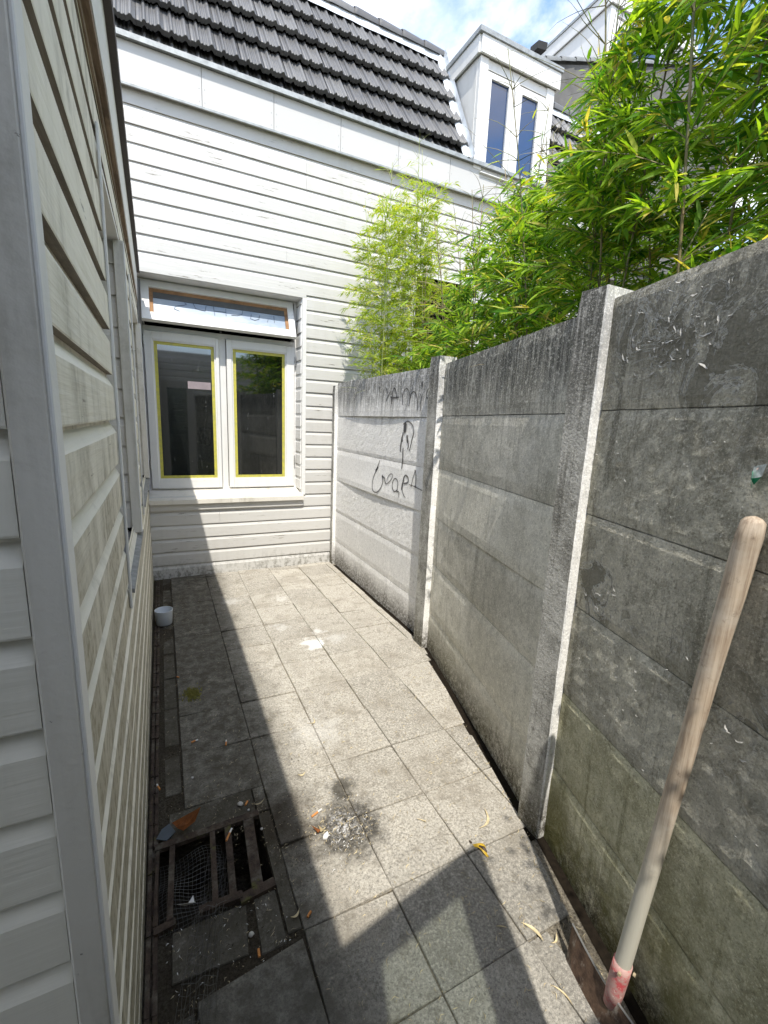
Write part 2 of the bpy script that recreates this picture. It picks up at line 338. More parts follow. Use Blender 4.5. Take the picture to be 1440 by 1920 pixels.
GRAF= [(0.012, [(3.318, 1.198), (3.353, 1.141), (3.401, 1.081), (3.432, 1.027), (3.433, 0.966), (3.405, 0.929), (3.34, 0.927), (3.29, 0.952), (3.249, 0.997), (3.236, 1.038), (3.245, 1.07)]), (0.03, [(3.348, 1.141), (3.385, 1.105)]), (0.026, [(3.257, 1.081), (3.244, 1.066)]), (0.016, [(3.256, 1.074), (3.212, 1.07), (3.198, 1.038), (3.175, 1.022)]), (0.009, [(3.175, 1.022), (3.119, 1.049), (3.077, 1.087), (3.074, 1.11), (3.105, 1.116), (3.154, 1.087), (3.167, 1.047)]), (0.011, [(2.984, 1.012), (2.977, 1.058), (2.991, 1.077), (3.013, 1.087), (3.038, 1.085), (3.058, 1.07), (3.07, 1.047), (3.07, 1.022), (3.057, 1.0), (3.036, 0.987), (3.012, 0.987), (2.99, 0.999), (2.976, 1.019), (2.991, 0.982), (2.954, 1.003), (2.945, 0.955)]), (0.022, [(2.913, 1.019), (2.911, 1.046), (2.9, 1.074), (2.891, 1.115)]), (0.015, [(2.891, 1.115), (2.874, 1.132), (2.833, 1.122), (2.821, 1.098), (2.832, 1.079), (2.886, 1.067)]), (0.01, [(2.913, 1.063), (2.903, 1.011), (2.876, 0.98), (2.848, 0.967)]), (0.009, [(2.735, 1.176), (2.759, 1.127), (2.778, 1.065)]), (0.01, [(2.735, 1.185), (2.717, 1.132), (2.72, 1.065)]), (0.008, [(2.809, 1.071), (2.718, 1.067), (2.622, 1.054)]), (0.022, [(2.737, 1.18), (2.731, 1.171)]), (0.018, [(2.78, 1.069), (2.776, 1.061)]), (0.018, [(2.722, 1.073), (2.719, 1.063)]), (0.02, [(3.387, 1.782), (3.381, 1.768)]), (0.012, [(3.255, 1.772), (3.216, 1.724)]), (0.012, [(3.177, 1.74), (3.207, 1.706), (3.238, 1.671)]), (0.013, [(3.143, 1.64), (3.141, 1.709), (3.132, 1.749), (3.118, 1.766), (3.087, 1.747), (3.062, 1.69)]), (0.014, [(3.159, 1.693), (3.094, 1.692), (3.028, 1.692)]), (0.013, [(2.985, 1.726), (2.969, 1.681), (2.964, 1.637)]), (0.009, [(2.97, 1.693), (2.957, 1.741), (2.917, 1.753), (2.886, 1.733), (2.859, 1.689)]), (0.012, [(2.859, 1.689), (2.861, 1.657), (2.867, 1.627)]), (0.011, [(2.858, 1.678), (2.845, 1.715), (2.813, 1.727), (2.778, 1.707), (2.752, 1.665), (2.746, 1.597)]), (0.009, [(2.72, 1.705), (2.701, 1.679), (2.709, 1.638), (2.704, 1.594)]), (0.028, [(2.707, 1.781), (2.701, 1.755)]), (0.009, [(2.59, 1.752), (2.626, 1.732), (2.647, 1.697), (2.637, 1.672), (2.591, 1.681)]), (0.035, [(2.916, 1.498), (2.92, 1.448)]), (0.012, [(2.943, 1.436), (2.961, 1.379), (2.974, 1.32), (2.963, 1.298)]), (0.014, [(2.957, 1.402), (2.946, 1.374)]), (0.02, [(2.881, 1.416), (2.865, 1.372)]), (0.008, [(2.949, 1.498), (2.881, 1.524), (2.804, 1.495), (2.782, 1.442), (2.8, 1.409), (2.821, 1.342), (2.835, 1.313)]), (0.012, [(2.931, 1.323), (2.924, 1.255), (2.934, 1.174)]), (0.009, [(2.866, 1.384), (2.849, 1.351), (2.859, 1.323)])]
SCR= [[(0.231, 2.444), (0.25, 2.435), (0.23, 2.423), (0.159, 2.403), (0.148, 2.377), (0.19, 2.364)], [(0.303, 2.448), (0.321, 2.406), (0.369, 2.398), (0.399, 2.397), (0.41, 2.443)], [(0.47, 2.452), (0.477, 2.368)], [(0.576, 2.441), (0.574, 2.376)], [(0.478, 2.408), (0.575, 2.411)], [(0.726, 2.447), (0.715, 2.41), (0.673, 2.394), (0.621, 2.392)], [(0.801, 2.426), (0.789, 2.383), (0.827, 2.373), (0.865, 2.388), (0.876, 2.426)], [(0.953, 2.399), (0.942, 2.372)], [(1.009, 2.439), (1.009, 2.375)]]
# ------------------------------------------------------------------ geometry helpers
ORG = {}
def empty(name, loc, label=None, cat=None, group=None, kind=None):
    o = bpy.data.objects.new(name, None); C.objects.link(o); o.location = loc; o.empty_display_size = .1
    ORG[o] = Vector(loc); tag(o, label, cat, group, kind); return o
def tag(o, label=None, cat=None, group=None, kind=None):
    if label: o['label'] = label
    if cat: o['category'] = cat
    if group: o['group'] = group
    if kind: o['kind'] = kind
    return o
def org(p):
    return ORG.get(p, Vector((0, 0, 0))) if p else Vector((0, 0, 0))
def mk(name, verts, faces, mats, parent=None, mi=None, smooth=False, loc=None):
    """mesh object from WORLD coordinates; loc = its own origin (world)"""
    po = org(parent); o0 = Vector(loc) if loc is not None else (po if parent else Vector((0, 0, 0)))
    me = bpy.data.meshes.new(name)
    a = np.asarray(verts, dtype=float).reshape(-1, 3) - np.array(o0)
    me.from_pydata(a.tolist(), [], faces)
    if not isinstance(mats, (list, tuple)): mats = [mats]
    for x in mats: me.materials.append(x)
    if mi is not None: me.polygons.foreach_set('material_index', mi)
    if smooth: me.polygons.foreach_set('use_smooth', [True] * len(me.polygons))
    me.update()
    o = bpy.data.objects.new(name, me); C.objects.link(o)
    if parent: o.parent = parent; o.location = o0 - po
    else: o.location = o0
    ORG[o] = o0
    return o
class MB:
    def __init__(s): s.v = []; s.f = []; s.m = []
    def add(s, v, f, m=0):
        n = len(s.v); s.v += [tuple(p) for p in v]; s.f += [[i + n for i in q] for q in f]
        s.m += [m] * len(f) if isinstance(m, int) else list(m); return s
    def box(s, x0, x1, y0, y1, z0, z1, m=0, bev=0.0):
        if bev <= 0:
            v = [(x, y, z) for x in (x0, x1) for y in (y0, y1) for z in (z0, z1)]
            return s.add(v, BOXF, m)
        b = bev; v = []
        xs = (x0, x1); ys = (y0, y1); zs = (z0, z1)
        # chamfered box: 24 verts
        bm = bmesh.new(); vv = [bm.verts.new((x, y, z)) for x in xs for y in ys for z in zs]
        for q in BOXF: bm.faces.new([vv[i] for i in q])
        bmesh.ops.bevel(bm, geom=bm.edges[:], offset=b, segments=1, affect='EDGES')
        bm.verts.index_update()
        s.add([tuple(p.co) for p in bm.verts], [[p.index for p in f.verts] for f in bm.faces], m); bm.free(); return s
    def hexa(s, a, b, m=0):
        """a = 4 bottom corners, b = 4 top corners in the same order"""
        return s.add(list(a) + list(b), [(3, 2, 1, 0), (4, 5, 6, 7), (0, 1, 5, 4), (1, 2, 6, 5), (2, 3, 7, 6), (3, 0, 4, 7)], m)
    def obar(s, p, q, w, t, up=(0, 0, 1), m=0):
        p = Vector(p); q = Vector(q); d = (q - p).normalized(); u = Vector(up); sd = d.cross(u).normalized(); u2 = sd.cross(d)
        A = [p + sd * a * w / 2 + u2 * b * t / 2 for a, b in ((-1, -1), (1, -1), (1, 1), (-1, 1))]
        B = [x + (q - p) for x in A]
        return s.add(A + B, [(0, 1, 2, 3), (7, 6, 5, 4), (0, 4, 5, 1), (1, 5, 6, 2), (2, 6, 7, 3), (3, 7, 4, 0)], m)
    def tube(s, pts, rad, n=8, m=0, cap=True):
        pts = [Vector(p) for p in pts]; rad = rad if isinstance(rad, (list, tuple)) else [rad] * len(pts); base = len(s.v); fr = None
        for i, p in enumerate(pts):
            d = (pts[min(i + 1, len(pts) - 1)] - pts[max(i - 1, 0)]).normalized()
            if fr is None: fr = d.orthogonal().normalized()
            fr = (fr - d * fr.dot(d)).normalized(); b = d.cross(fr)
            for k in range(n):
                t = 2 * math.pi * k / n; s.v.append(tuple(p + (fr * math.cos(t) + b * math.sin(t)) * rad[i]))
        for i in range(len(pts) - 1):
            for k in range(n):
                k2 = (k + 1) % n; s.f.append([base + i * n + k, base + i * n + k2, base + (i + 1) * n + k2, base + (i + 1) * n + k]); s.m.append(m)
        if cap:
            s.f.append([base + k for k in range(n)][::-1]); s.m.append(m); s.f.append([base + (len(pts) - 1) * n + k for k in range(n)]); s.m.append(m)
        return s
    def build(s, name, mats, parent=None, smooth=False, loc=None): return mk(name, s.v, s.f, mats, parent, s.m, smooth, loc)
BOXF = [(0, 1, 3, 2), (4, 6, 7, 5), (0, 4, 5, 1), (2, 3, 7, 6), (0, 2, 6, 4), (1, 5, 7, 3)]
def boxo(name, x0, x1, y0, y1, z0, z1, mat, parent=None, bev=0.0): return MB().box(x0, x1, y0, y1, z0, z1, 0, bev).build(name, mat, parent)

def board(parent, P, u, o, length, h, mats, rnd, thick=.020, lip=.0125, name='siding_board', wob=.0009):
    """one lap board: P bottom back corner, u along, o outward; mats = [face, raw underside]"""
    prof = [(0, 0, 1), (thick - .001, 0, 0), (thick, .003, 0), (thick - .0005, h - .036, 0), (thick - .003, h - .031, 0), (thick - lip * .8, h - .013, 0), (thick - lip, h - .008, 0), (thick - lip, h + .004, 0), (0, h + .012, 0)]
    n = max(1, int(length / .35)); v = []; f = []; mi = []
    P = Vector(P); u = Vector(u); o = Vector(o); up = Vector((0, 0, 1)); k = len(prof)
    dz = rnd.uniform(-.0015, .0015); do = rnd.uniform(-.0008, .0012)
    for i in range(n + 1):
        jz = dz + rnd.uniform(-wob, wob); jo = do + rnd.uniform(-wob, wob) * .7
        for (a, z, _) in prof: v.append(P + u * (length * i / n) + o * (a + (jo if a > 0 else 0)) + up * (z + jz))
    for i in range(n):
        for j in range(k - 1):
            f.append([i * k + j, i * k + j + 1, (i + 1) * k + j + 1, (i + 1) * k + j]); mi.append(1 if j == 0 else 0)
    f.append(list(range(k))[::-1]); mi.append(0); f.append([n * k + j for j in range(k)]); mi.append(0)
    return mk(name, v, f, mats, parent, mi)

# ================================================================== THE GROUND
g = MB()
xs = [-60, -.092, .262, 60]; ys = [-60, 1.195, 1.505, 60]
for i in range(3):
    for j in range(3):
        if i == 1 and j == 1: continue
        g.add([(xs[i], ys[j], -.0072), (xs[i + 1], ys[j], -.0072), (xs[i + 1], ys[j + 1], -.0072), (xs[i], ys[j + 1], -.0072)], [(0, 1, 2, 3)])
x0, x1, y0, y1 = -.092, .262, 1.195, 1.505; zb = -.26
g.add([(x0, y0, -.0072), (x1, y0, -.0072), (x1, y1, -.0072), (x0, y1, -.0072), (x0, y0, zb), (x1, y0, zb), (x1, y1, zb), (x0, y1, zb)],
      [(0, 1, 5, 4), (1, 2, 6, 5), (2, 3, 7, 6), (3, 0, 4, 7), (4, 5, 6, 7)])
ground = g.build('ground', M_soil); tag(ground, kind='structure')
# neighbouring yard behind the concrete wall
o = mk('neighbour_yard', [(1.75, -3, -.01), (14, -3, -.01), (14, 4.3, -.01), (1.75, 4.3, -.01)], [(0, 1, 2, 3)], M_grass); tag(o, kind='structure')

pavement = empty('pavement', (0, 0, 0), kind='structure')
# wall base line (panel faces) near -> far
WL = [(0.62, -1.02), (1.215, 0.985), (1.578, 2.43), (1.585, 4.44)]
def wall_x(y):
    for (xa, ya), (xb, yb) in zip(WL[:-1], WL[1:]):
        if y <= yb: return xa + (xb - xa) * (y - ya) / (yb - ya)
    return WL[-1][0]
def clip(poly, n, d):
    out = []
    for i in range(len(poly)):
        a = poly[i]; b = poly[(i + 1) % len(poly)]; fa = a[0] * n[0] + a[1] * n[1] - d; fb = b[0] * n[0] + b[1] * n[1] - d
        if fa <= 0: out.append(a)
        if (fa < 0 < fb) or (fb < 0 < fa):
            t = fa / (fa - fb); out.append((a[0] + (b[0] - a[0]) * t, a[1] + (b[1] - a[1]) * t))
    return out
def clip_wall(poly, off):
    y = sum(p[1] for p in poly) / len(poly)
    segs = [(WL[0], WL[1]), (WL[1], WL[2]), (WL[2], WL[3])]
    ylo = min(p[1] for p in poly); yhi = max(p[1] for p in poly)
    for (a, b) in segs:
        if yhi < a[1] or ylo > b[1]: continue
        dx, dy = b[0] - a[0], b[1] - a[1]; L_ = math.hypot(dx, dy); n = (dy / L_, -dx / L_)
        poly = clip(poly, n, a[0] * n[0] + a[1] * n[1] - off)
        if len(poly) < 3: return []
    return poly
rs = random.Random(3)
def slab(poly, mat=None, tilt=.0022, dz=0, name='paving_slab', rot=0):
    if len(poly) < 3: return
    cx = sum(p[0] for p in poly) / len(poly); cy = sum(p[1] for p in poly) / len(poly)
    ar = abs(sum(poly[i][0] * poly[(i + 1) % len(poly)][1] - poly[(i + 1) % len(poly)][0] * poly[i][1] for i in range(len(poly)))) / 2
    if ar < .002: return
    r = math.radians(rs.uniform(-.6, .6) + rot); gx = rs.uniform(-tilt, tilt) * 2; gy = rs.uniform(-tilt, tilt) * 2; z0 = rs.uniform(-.0018, .003) + dz
    n = len(poly); v = []
    def P(p, ins, z):
        dx, dy = p[0] - cx, p[1] - cy; L_ = max(.001, math.hypot(dx, dy)); k = 1 - ins * 1.3 / L_
        dx *= k; dy *= k; X = dx * math.cos(r) - dy * math.sin(r); Y = dx * math.sin(r) + dy * math.cos(r)
        return (cx + X, cy + Y, z + z0 + gx * X / .15 + gy * Y / .15)
    for ins, z in ((0, -.045), (0, -.003), (.0025, 0)): v += [P(p, ins, z) for p in poly]
    f = []
    for q in range(2):
        for i in range(n): f.append([q * n + i, q * n + (i + 1) % n, (q + 1) * n + (i + 1) % n, (q + 1) * n + i])
    f.append([2 * n + i for i in range(n)])
    mk(name, v, f, mat or M_slab, pavement, loc=(cx, cy, 0))
GX, GY, SP = .008, 4.338, .3
for j in range(-1, 20):
    ya = GY - SP * (j + 1); yb = GY - SP * j
    if j == -1: yb = 4.43
    for i in range(0, 6):
        xa = GX + SP * i; xb = xa + SP; gp = .0018
        if (i == 0 and j in (9, 10, 11)): continue
        if i == 0 and j == 8: pass
        poly = [(xa + gp, ya + gp), (xb - gp, ya + gp), (xb - gp, yb - gp), (xa + gp, yb - gp)]
        poly = clip_wall(poly, (.042 if yb < 2.5 else .02) if ya > .95 else .055)
        if ya < .7 and poly:      # ground falls away beside the shovel
            poly = clip(poly, (1, 0), .985)
        slab(poly, M_slab if i > 0 or j < 0 else M_slab)
# the slabs round the drain, worn and displaced
slab([(.262, 1.51), (.305, 1.51), (.305, 1.635), (.262, 1.635)], M_slab, name='paving_slab')
slab([(-.045, 1.512), (.258, 1.512), (.258, 1.636), (-.045, 1.636)], M_slabdark, dz=-.002)
slab([(.264, 1.05), (.305, 1.05), (.305, 1.5), (.264, 1.5)], M_slabdark)
slab([(-.048, 1.055), (.150, 1.045), (.168, 1.193), (-.045, 1.191)], M_slabdark, dz=-.002)
slab([(.185, 1.03), (.258, 1.03), (.258, 1.195), (.190, 1.193)], M_slabdark, dz=-.001)
slab([(.018, .72), (.304, .735), (.304, 1.012), (.014, .985)], M_slab, dz=.012, rot=2)
slab([(-.045, .70), (.004, .70), (.004, .97), (-.045, .97)], M_slabdark, dz=-.002)
# narrow edging slabs along the left wall
y = 4.42
while y > -.4:
    l = rs.choice([.29, .3, .3]); ya = y - l
    if not (ya < 1.6 and y > 1.0): slab([(-.058, ya + .004), (.001, ya + .004), (.001, y - .004), (-.058, y - .004)], M_slabdark, dz=-.006, name='edging_slab')
    y = ya
# rusty slotted drain strip along the wall foot
rc_ = MB(); rj = random.Random(5); y = -.3
while y < 4.35:
    w = rj.uniform(.004, .012); zz = -.006 + rj.uniform(-.003, .003)
    rc_.box(-.112, -.100, y, y + .05, -.05, zz + .012); rc_.box(-.090 - w * .5, -.082, y, y + .05, -.05, zz + .010)
    rc_.box(-.100, -.090 - w * .5, y + .018, y + .05, -.05, zz); y += .0501
drain = rc_.build('drain_channel', M_rust, loc=(-.087, 2, 0)); tag(drain, 'rusty slotted drain channel running along the foot of the left wall', 'drain')

# ================================================================== HOUSE AT THE END OF THE PASSAGE
YB = 4.436; house = empty('white_timber_house', (1.5, YB, 0), 'white weatherboard house with dark tiled roof and dormer closing the end of the passage', 'house')
rb = random.Random(11); Z0, HB = .122, .1265
def brow(x0_, x1_, z, h, seams=()):
    cuts = [x0_] + [s for s in seams if x0_ < s < x1_] + [x1_]
    for a, b in zip(cuts[:-1], cuts[1:]): board(house, (a + .0008, YB - 0.0, z), (1, 0, 0), (0, -1, 0), b - a - .0016, h, [M_back, M_rawx], rb)
board(house, (-.135, YB, -.01), (1, 0, 0), (0, -1, 0), 1.70, .132, [M_back, M_rawx], rb)
NX0, NX1, NZ0, NZ1 = 2.46, 3.18, 2.02, 3.02
for k in range(0, 30):
    z = Z0 + HB * k; h = HB
    sm = {28: (1.28,), 27: (1.28,), 26: (1.84, .2), 24: (2.4,), 22: (1.1,), 20: (2.2,)}.get(k, (rb.uniform(.1, 4.2),) if rb.random() < .55 else ())
    if z < .75 - HB * .5:
        brow(-.135, 1.62 if z < 1.8 else 4.9, z, h, sm)
        continue
    if z < 2.64 - HB * .5:
        xr0 = 1.288
        if z + h < NZ0 or z > NZ1: brow(xr0, 4.9 if z > 1.6 else 1.62, z, h, sm)
        else: brow(xr0, NX0, z, h, sm); brow(NX1, 4.9, z, h, sm)
    else:
        if z < NZ1 - .03: brow(-.20, NX0, z, h, sm); brow(NX1, 4.9, z, h, sm)
        else: brow(-.20, 4.9, z, h, sm)
# body behind the boards (dark, with the rooms' openings left)
b = MB()
b.box(-.25, 5.0, YB + .002, YB + .04, -.1, .70); b.box(-.25, 5.0, YB + .002, YB + .04, 2.66, 4.16)
b.box(1.29, 5.0, YB + .002, YB + .04, .70, 2.66)
b.box(-.3, 5.0, YB + 1.6, YB + 1.62, -.1, 4.2); b.box(-.32, -.25, YB, YB + 1.6, -.1, 4.2); b.box(5.0, 5.05, YB, YB + 1.6, -.1, 4.2)
b.box(-.3, 5.0, YB + .04, YB + 1.6, 4.10, 4.14)
b.build('wall_core', M_black, house)
# dark unglazed opening behind the bamboo
MB().box(NX0, NX1, YB - .01, YB - .002, NZ0, NZ1).build('dark_opening', M_hole, house)
mbo = MB(); mbo.box(NX0 - .04, NX0, YB - .03, YB, NZ0, NZ1 + .04); mbo.box(NX1, NX1 + .04, YB - .03, YB, NZ0, NZ1 + .04); mbo.box(NX0, NX1, YB - .03, YB, NZ1, NZ1 + .04)
mbo.build('opening_trim', M_trim, house)
# fascia panels
fx = [-.30, .414, .98, 1.58, 2.17, 2.76, 3.36, 3.95, 4.9]
for a, c_ in zip(fx[:-1], fx[1:]):
    f_ = boxo('fascia_panel', a + .0015, c_ - .0015, 4.368, 4.383, 3.885, 4.168, M_smooth, house, .0015)
    nm = MB()
    for sx in (a + .02, c_ - .02):
        for sz in (3.93, 4.02, 4.11): nm.tube([(sx, 4.366, sz), (sx, 4.369, sz)], .004, 6)
    nm.build('nail', M_metal, f_)
boxo('fascia_soffit', -.3, 4.9, 4.383, YB, 3.905, 3.925, M_trim, house); boxo('drip_edge', -.3, 4.9, 4.362, 4.367, 3.882, 3.897, M_lead, house)
boxo('fascia_backing', -.3, 4.9, 4.385, YB + .04, 3.93, 4.166, M_trim, house)
gm = MB(); gm.box(-.3, 4.9, 4.335, 4.40, 4.172, 4.186); gm.box(-.3, 4.9, 4.328, 4.335, 4.166, 4.203)
gm.build('eaves_edge_strip', M_lead, house)
boxo('eaves_lining', -.3, 4.9, 4.345, 4.43, 4.1862, 4.192, M_darkedge, house)

# ---- roof
ang = math.radians(62); RB = Vector((0, 4.40, 4.165)); RU = Vector((0, math.cos(ang), math.sin(ang))); RN = Vector((0, -math.sin(ang), math.cos(ang)))
def rp_(x, t, n): return Vector((x, 0, 0)) + RB + RU * t + RN * n
b = MB(); 
b.add([rp_(-.6, 0, -.02), rp_(5.6, 0, -.02), rp_(5.6, 1.5, -.02), rp_(-.6, 1.5, -.02)], [(0, 1, 2, 3)])
b.add([rp_(-.6, 1.5, -.02), rp_(5.6, 1.5, -.02), Vector((5.6, 6.5, 5.3)), Vector((-.6, 6.5, 5.3))], [(0, 1, 2, 3)])
b.build('roof_underlay', M_black, house)
TW, TE = .188, .315
prof = [(0, .0), (.03, .004), (.15, .004), (.18, -.002), (.21, .010), (.25, .020), (.29, .024), (.33, .018), (.36, .006), (.40, .004), (.42, .010), (.46, .010), (.48, .002), (.55, .002), (.57, .010), (.61, .010), (.64, .003), (.70, .008), (.76, .022), (.82, .026), (.87, .018), (.91, .004), (.98, .002), (1.0, -.004)]
def tile_mesh():
    v = []; f = []; TL = .345; k = len(prof)
    def pt(fx_, t, n): return Vector((fx_ * TW * .992, 0, 0)) + RU * t + RN * n
    for t, lift in ((0, .084), (.010, .087), (TL, .018)):
        for (a, h) in prof: v.append(pt(a, t, lift + h))
    for r in range(2):
        for i in range(k - 1): f.append([r * k + i, r * k + i + 1, (r + 1) * k + i + 1, (r + 1) * k + i])
    n0 = len(v)
    for (a, h) in prof: v.append(pt(a, .006, .046 + h * .9))
    for i in range(k - 1): f.append([n0 + i, n0 + i + 1, i + 1, i])
    n1 = len(v)
    for (a, h) in prof: v.append(pt(a, TL, -.002))
    for i in range(k - 1): f.append([n0 + i + 1, n0 + i, n1 + i, n1 + i + 1])
    me = bpy.data.meshes.new('roof_tile'); me.from_pydata(v, [], f); me.materials.append(M_tile)
    me.polygons.foreach_set('use_smooth', [i < 2 * (k - 1) for i in range(len(f))]); me.update(); return me
TM = tile_mesh()
rt = random.Random(21)
def tile(x, t, sub=0):
    o = bpy.data.objects.new('roof_tile', TM); C.objects.link(o); o.parent = house
    p = rp_(x, t, rt.uniform(-.002, .003) - sub); o.location = p + Vector((rt.uniform(-.002, .002), 0, 0)) - ORG[house]
    o.rotation_euler = (rt.uniform(-.006, .006), rt.uniform(-.006, .006), rt.uniform(-.008, .008))
for r in range(5):
    t = .145 + TE * (r - 1) if r else .004
    for i in range(18): tile(-.40 + TW * i, t, .062 if r == 0 else 0)
    for i in range(8): tile(4.10 + TW * i, t, .062 if r == 0 else 0)
# cover strip and ridge
def strip(name, x0_, x1_, t0, t1, n, mat, sag=.004, parent=house, seg=.09):
    v = []; f = []; N = int((x1_ - x0_) / seg)
    for i in range(N + 1):
        x = x0_ + (x1_ - x0_) * i / N
        for q, (t, nn) in enumerate(((t0 + rt.uniform(-.008, .008), n - .01), (t0 * .6 + t1 * .4, n + rt.uniform(-sag, sag)), (t1, n + .01 + rt.uniform(-sag, sag)))): v.append(rp_(x, t, nn))
    for i in range(N):
        for q in range(2): f.append([i * 3 + q, (i + 1) * 3 + q, (i + 1) * 3 + q + 1, i * 3 + q + 1])
    return mk(name, v, f, mat, parent)
strip('ridge_flashing', -.5, 3.0, 1.37, 1.50, .075, M_flash); strip('ridge_flashing', 4.1, 5.5, 1.37, 1.50, .075, M_flash)
def ridge_mesh():
    v = []; f = []; n = 7
    for x, r in ((0, .070), (.03, .074), (.29, .060)):
        for k in range(n):
            a = math.radians(-20 + 220 * k / (n - 1)); v.append((x, -r * math.cos(a) * 1.1, r * math.sin(a)))
    for i in range(2):
        for k in range(n - 1): f.append([i * n + k, (i + 1) * n + k, (i + 1) * n + k + 1, i * n + k + 1])
    me = bpy.data.meshes.new('ridge_tile'); me.from_pydata(v, [], f); me.materials.append(M_tile)
    me.polygons.foreach_set('use_smooth', [True] * len(f)); me.update(); return me
RM = ridge_mesh()
for i in range(13):
    o = bpy.data.objects.new('ridge_tile', RM); C.objects.link(o); o.parent = house; o.location = rp_(-.5 + i * .27, 1.50, .045) - ORG[house] + Vector((0, 0, rt.uniform(-.004, .004)))
for i in range(5):
    o = bpy.data.objects.new('ridge_tile', RM); C.objects.link(o); o.parent = house; o.location = rp_(4.1 + i * .27, 1.50, .045) - ORG[house]
# flashing down the dormer cheek
v = []; f = []
for i in range(16):
    t = -.01 + i * .1
    for a, nn in ((-.085, .060), (-.045, .085 + rt.uniform(-.006, .006)), (0.0, .075), (.004, .13)): v.append(rp_(2.99 + a + rt.uniform(-.006, .006) * (a < 0), t, nn))
for i in range(15):
    for q in range(3): f.append([i * 4 + q, i * 4 + q + 1, (i + 1) * 4 + q + 1, (i + 1) * 4 + q])
mk('cheek_flashing', v, f, M_flash, house)

# ---- dormer
def dormer(house, X0, X1, Y, ZB, ZF, ZT, depth, roofline, panes, mull, posts, head, sill_z, matf, partname='dormer'):
    """X0..X1 front, Y front plane, ZB bottom, ZF fascia foot, ZT fascia top"""
    cheeks = []
    # cheeks (slab following the roof slope)
    for xa, xb in ((X0 + .012, X0 + .04), (X1 - .04, X1 - .012)):
        a = [(xa, Y + .05, ZB), (xb, Y + .05, ZB), (xb, roofline(ZB), ZB), (xa, roofline(ZB), ZB)]
        t = [(xa, Y + .05, ZF), (xb, Y + .05, ZF), (xb, roofline(ZF), ZF), (xa, roofline(ZF), ZF)]
        cheeks.append((a, t))
    root = MB().hexa(*cheeks[0]).build(partname, matf, house); MB().hexa(*cheeks[1]).build('dormer_cheek', matf, root)
    def part(n, mat, *bx, bev=.002): return boxo(n, *bx, mat, root, bev)
    for (a, c_) in posts: part('dormer_post', matf, a, c_, Y, Y + .07, ZB, ZF - .002)
    part('dormer_head', matf, X0 + .1, X1 - .1, Y + .012, Y + .07, head, ZF - .001)
    part('dormer_mullion', matf, mull[0], mull[1], Y - .004, Y + .07, ZB, head)
    part('dormer_sill', matf, X0 + .1, X1 - .1, Y - .02, Y + .06, ZB - .03, sill_z - .05)
    for (a, c_, z0_, z1_, sa, sc, sz0, sz1) in panes:
        s = MB(); s.box(sa, a, Y + .018, Y + .055, sz0, sz1); s.box(c_, sc, Y + .018, Y + .055, sz0, sz1); s.box(a, c_, Y + .018, Y + .055, z1_, sz1); s.box(a, c_, Y + .018, Y + .055, sz0, z0_)
        s.build('dormer_sash', matf, root)
        boxo('dormer_pane', a - .002, c_ + .002, Y + .040, Y + .046, z0_ - .002, z1_ + .002, M_glassd, root)
    part('dormer_fascia', matf, X0 - .005, X1 + .03, Y - .035, Y - .012, ZF, ZT)
    ye = roofline(ZT) + .1
    part('dormer_fascia', matf, X0 - .028, X0 - .005, Y - .012, ye, ZF, ZT); part('dormer_fascia', matf, X1 + .007, X1 + .03, Y - .0115, ye, ZF, ZT)
    e = MB(); e.box(X0 - .045, X1 + .047, Y - .052, ye, ZT + .002, ZT + .045); e.build('dormer_roof_edge', M_lead, root)
    part('dormer_soffit', matf, X0 - .004, X1 + .006, Y - .011, ye, ZF + .02, ZF + .035, bev=0)
    boxo('dormer_inside', X0 + .05, X1 - .05, Y + .06, roofline(ZF) + .2, ZB, ZF - .01, M_black, root)
    return root
rl = lambda z: 4.40 + (z - 4.165) / math.tan(ang)
dormer(house, 3.02, 4.045, 4.36, 4.14, 5.135, 5.29, 0, rl,
       [(3.20, 3.432, 4.175, 4.99, 3.136, 3.487, 4.13, 5.042), (3.61, 3.835, 4.165, 4.98, 3.552, 3.93, 4.13, 5.042)],
       (3.488, 3.551), [(3.036, 3.135), (3.931, 4.036)], 5.05, 4.17, M_trim)

# ---- the window in the back wall
win = MB()
YS = 4.62
win.box(1.222, 1.25, YS - .01, YS + .07, .80, 2.62); win.box(-.135, -.105, YS - .01, YS + .07, .80, 2.62)
win.box(-.105, 1.222, YS - .006, YS + .07, 2.605, 2.64); win.box(-.105, 1.222, YS - .008, YS + .07, .775, .815)
win.box(-.105, 1.222, YS - .012, YS + .07, 2.205, 2.245)
win.box(.515, .572, YS + .002, YS + .07, .815, 2.205)
window = win.build('window', M_trim, house)
# reveal, head and cover boards
boxo('head_board', -.20, 1.288, YB - .022, YB + .0, 2.622, 2.668, M_back, window, .002)
boxo('reveal_head', -.14, 1.252, YB, YS + .06, 2.622, 2.66, M_trim, window)
boxo('edge_board', 1.2505, 1.289, YB - .024, YB - .0005, .745, 2.6215, M_trim, window, .002)
rvz = .80; q = 0
while rvz < 2.60:      # the lap boards returning into the opening
    board(window, (1.252, YB + .002, rvz), (0, 1, 0), (-1, 0, 0), .175, min(.1265, 2.615 - rvz), [M_trim, M_rawx], rb, thick=.012, lip=.008, name='reveal_board'); rvz += .1265
boxo('reveal_backing', 1.2525, 1.285, YB + .001, YS + .08, .70, 2.62, M_trim, window)
sl = MB(); sl.hexa([(-.13, YS - .01, .775), (1.262, YS - .01, .775), (1.262, 4.372, .702), (-.13, 4.372, .702)], [(-.13, YS - .01, .802), (1.262, YS - .01, .802), (1.262, 4.372, .742), (-.13, 4.372, .742)])
sl.build('sill', M_gtrim, window)
boxo('under_sill_board', -.13, 1.262, 4.40, YB, .640, .7015, M_back, window, .002)
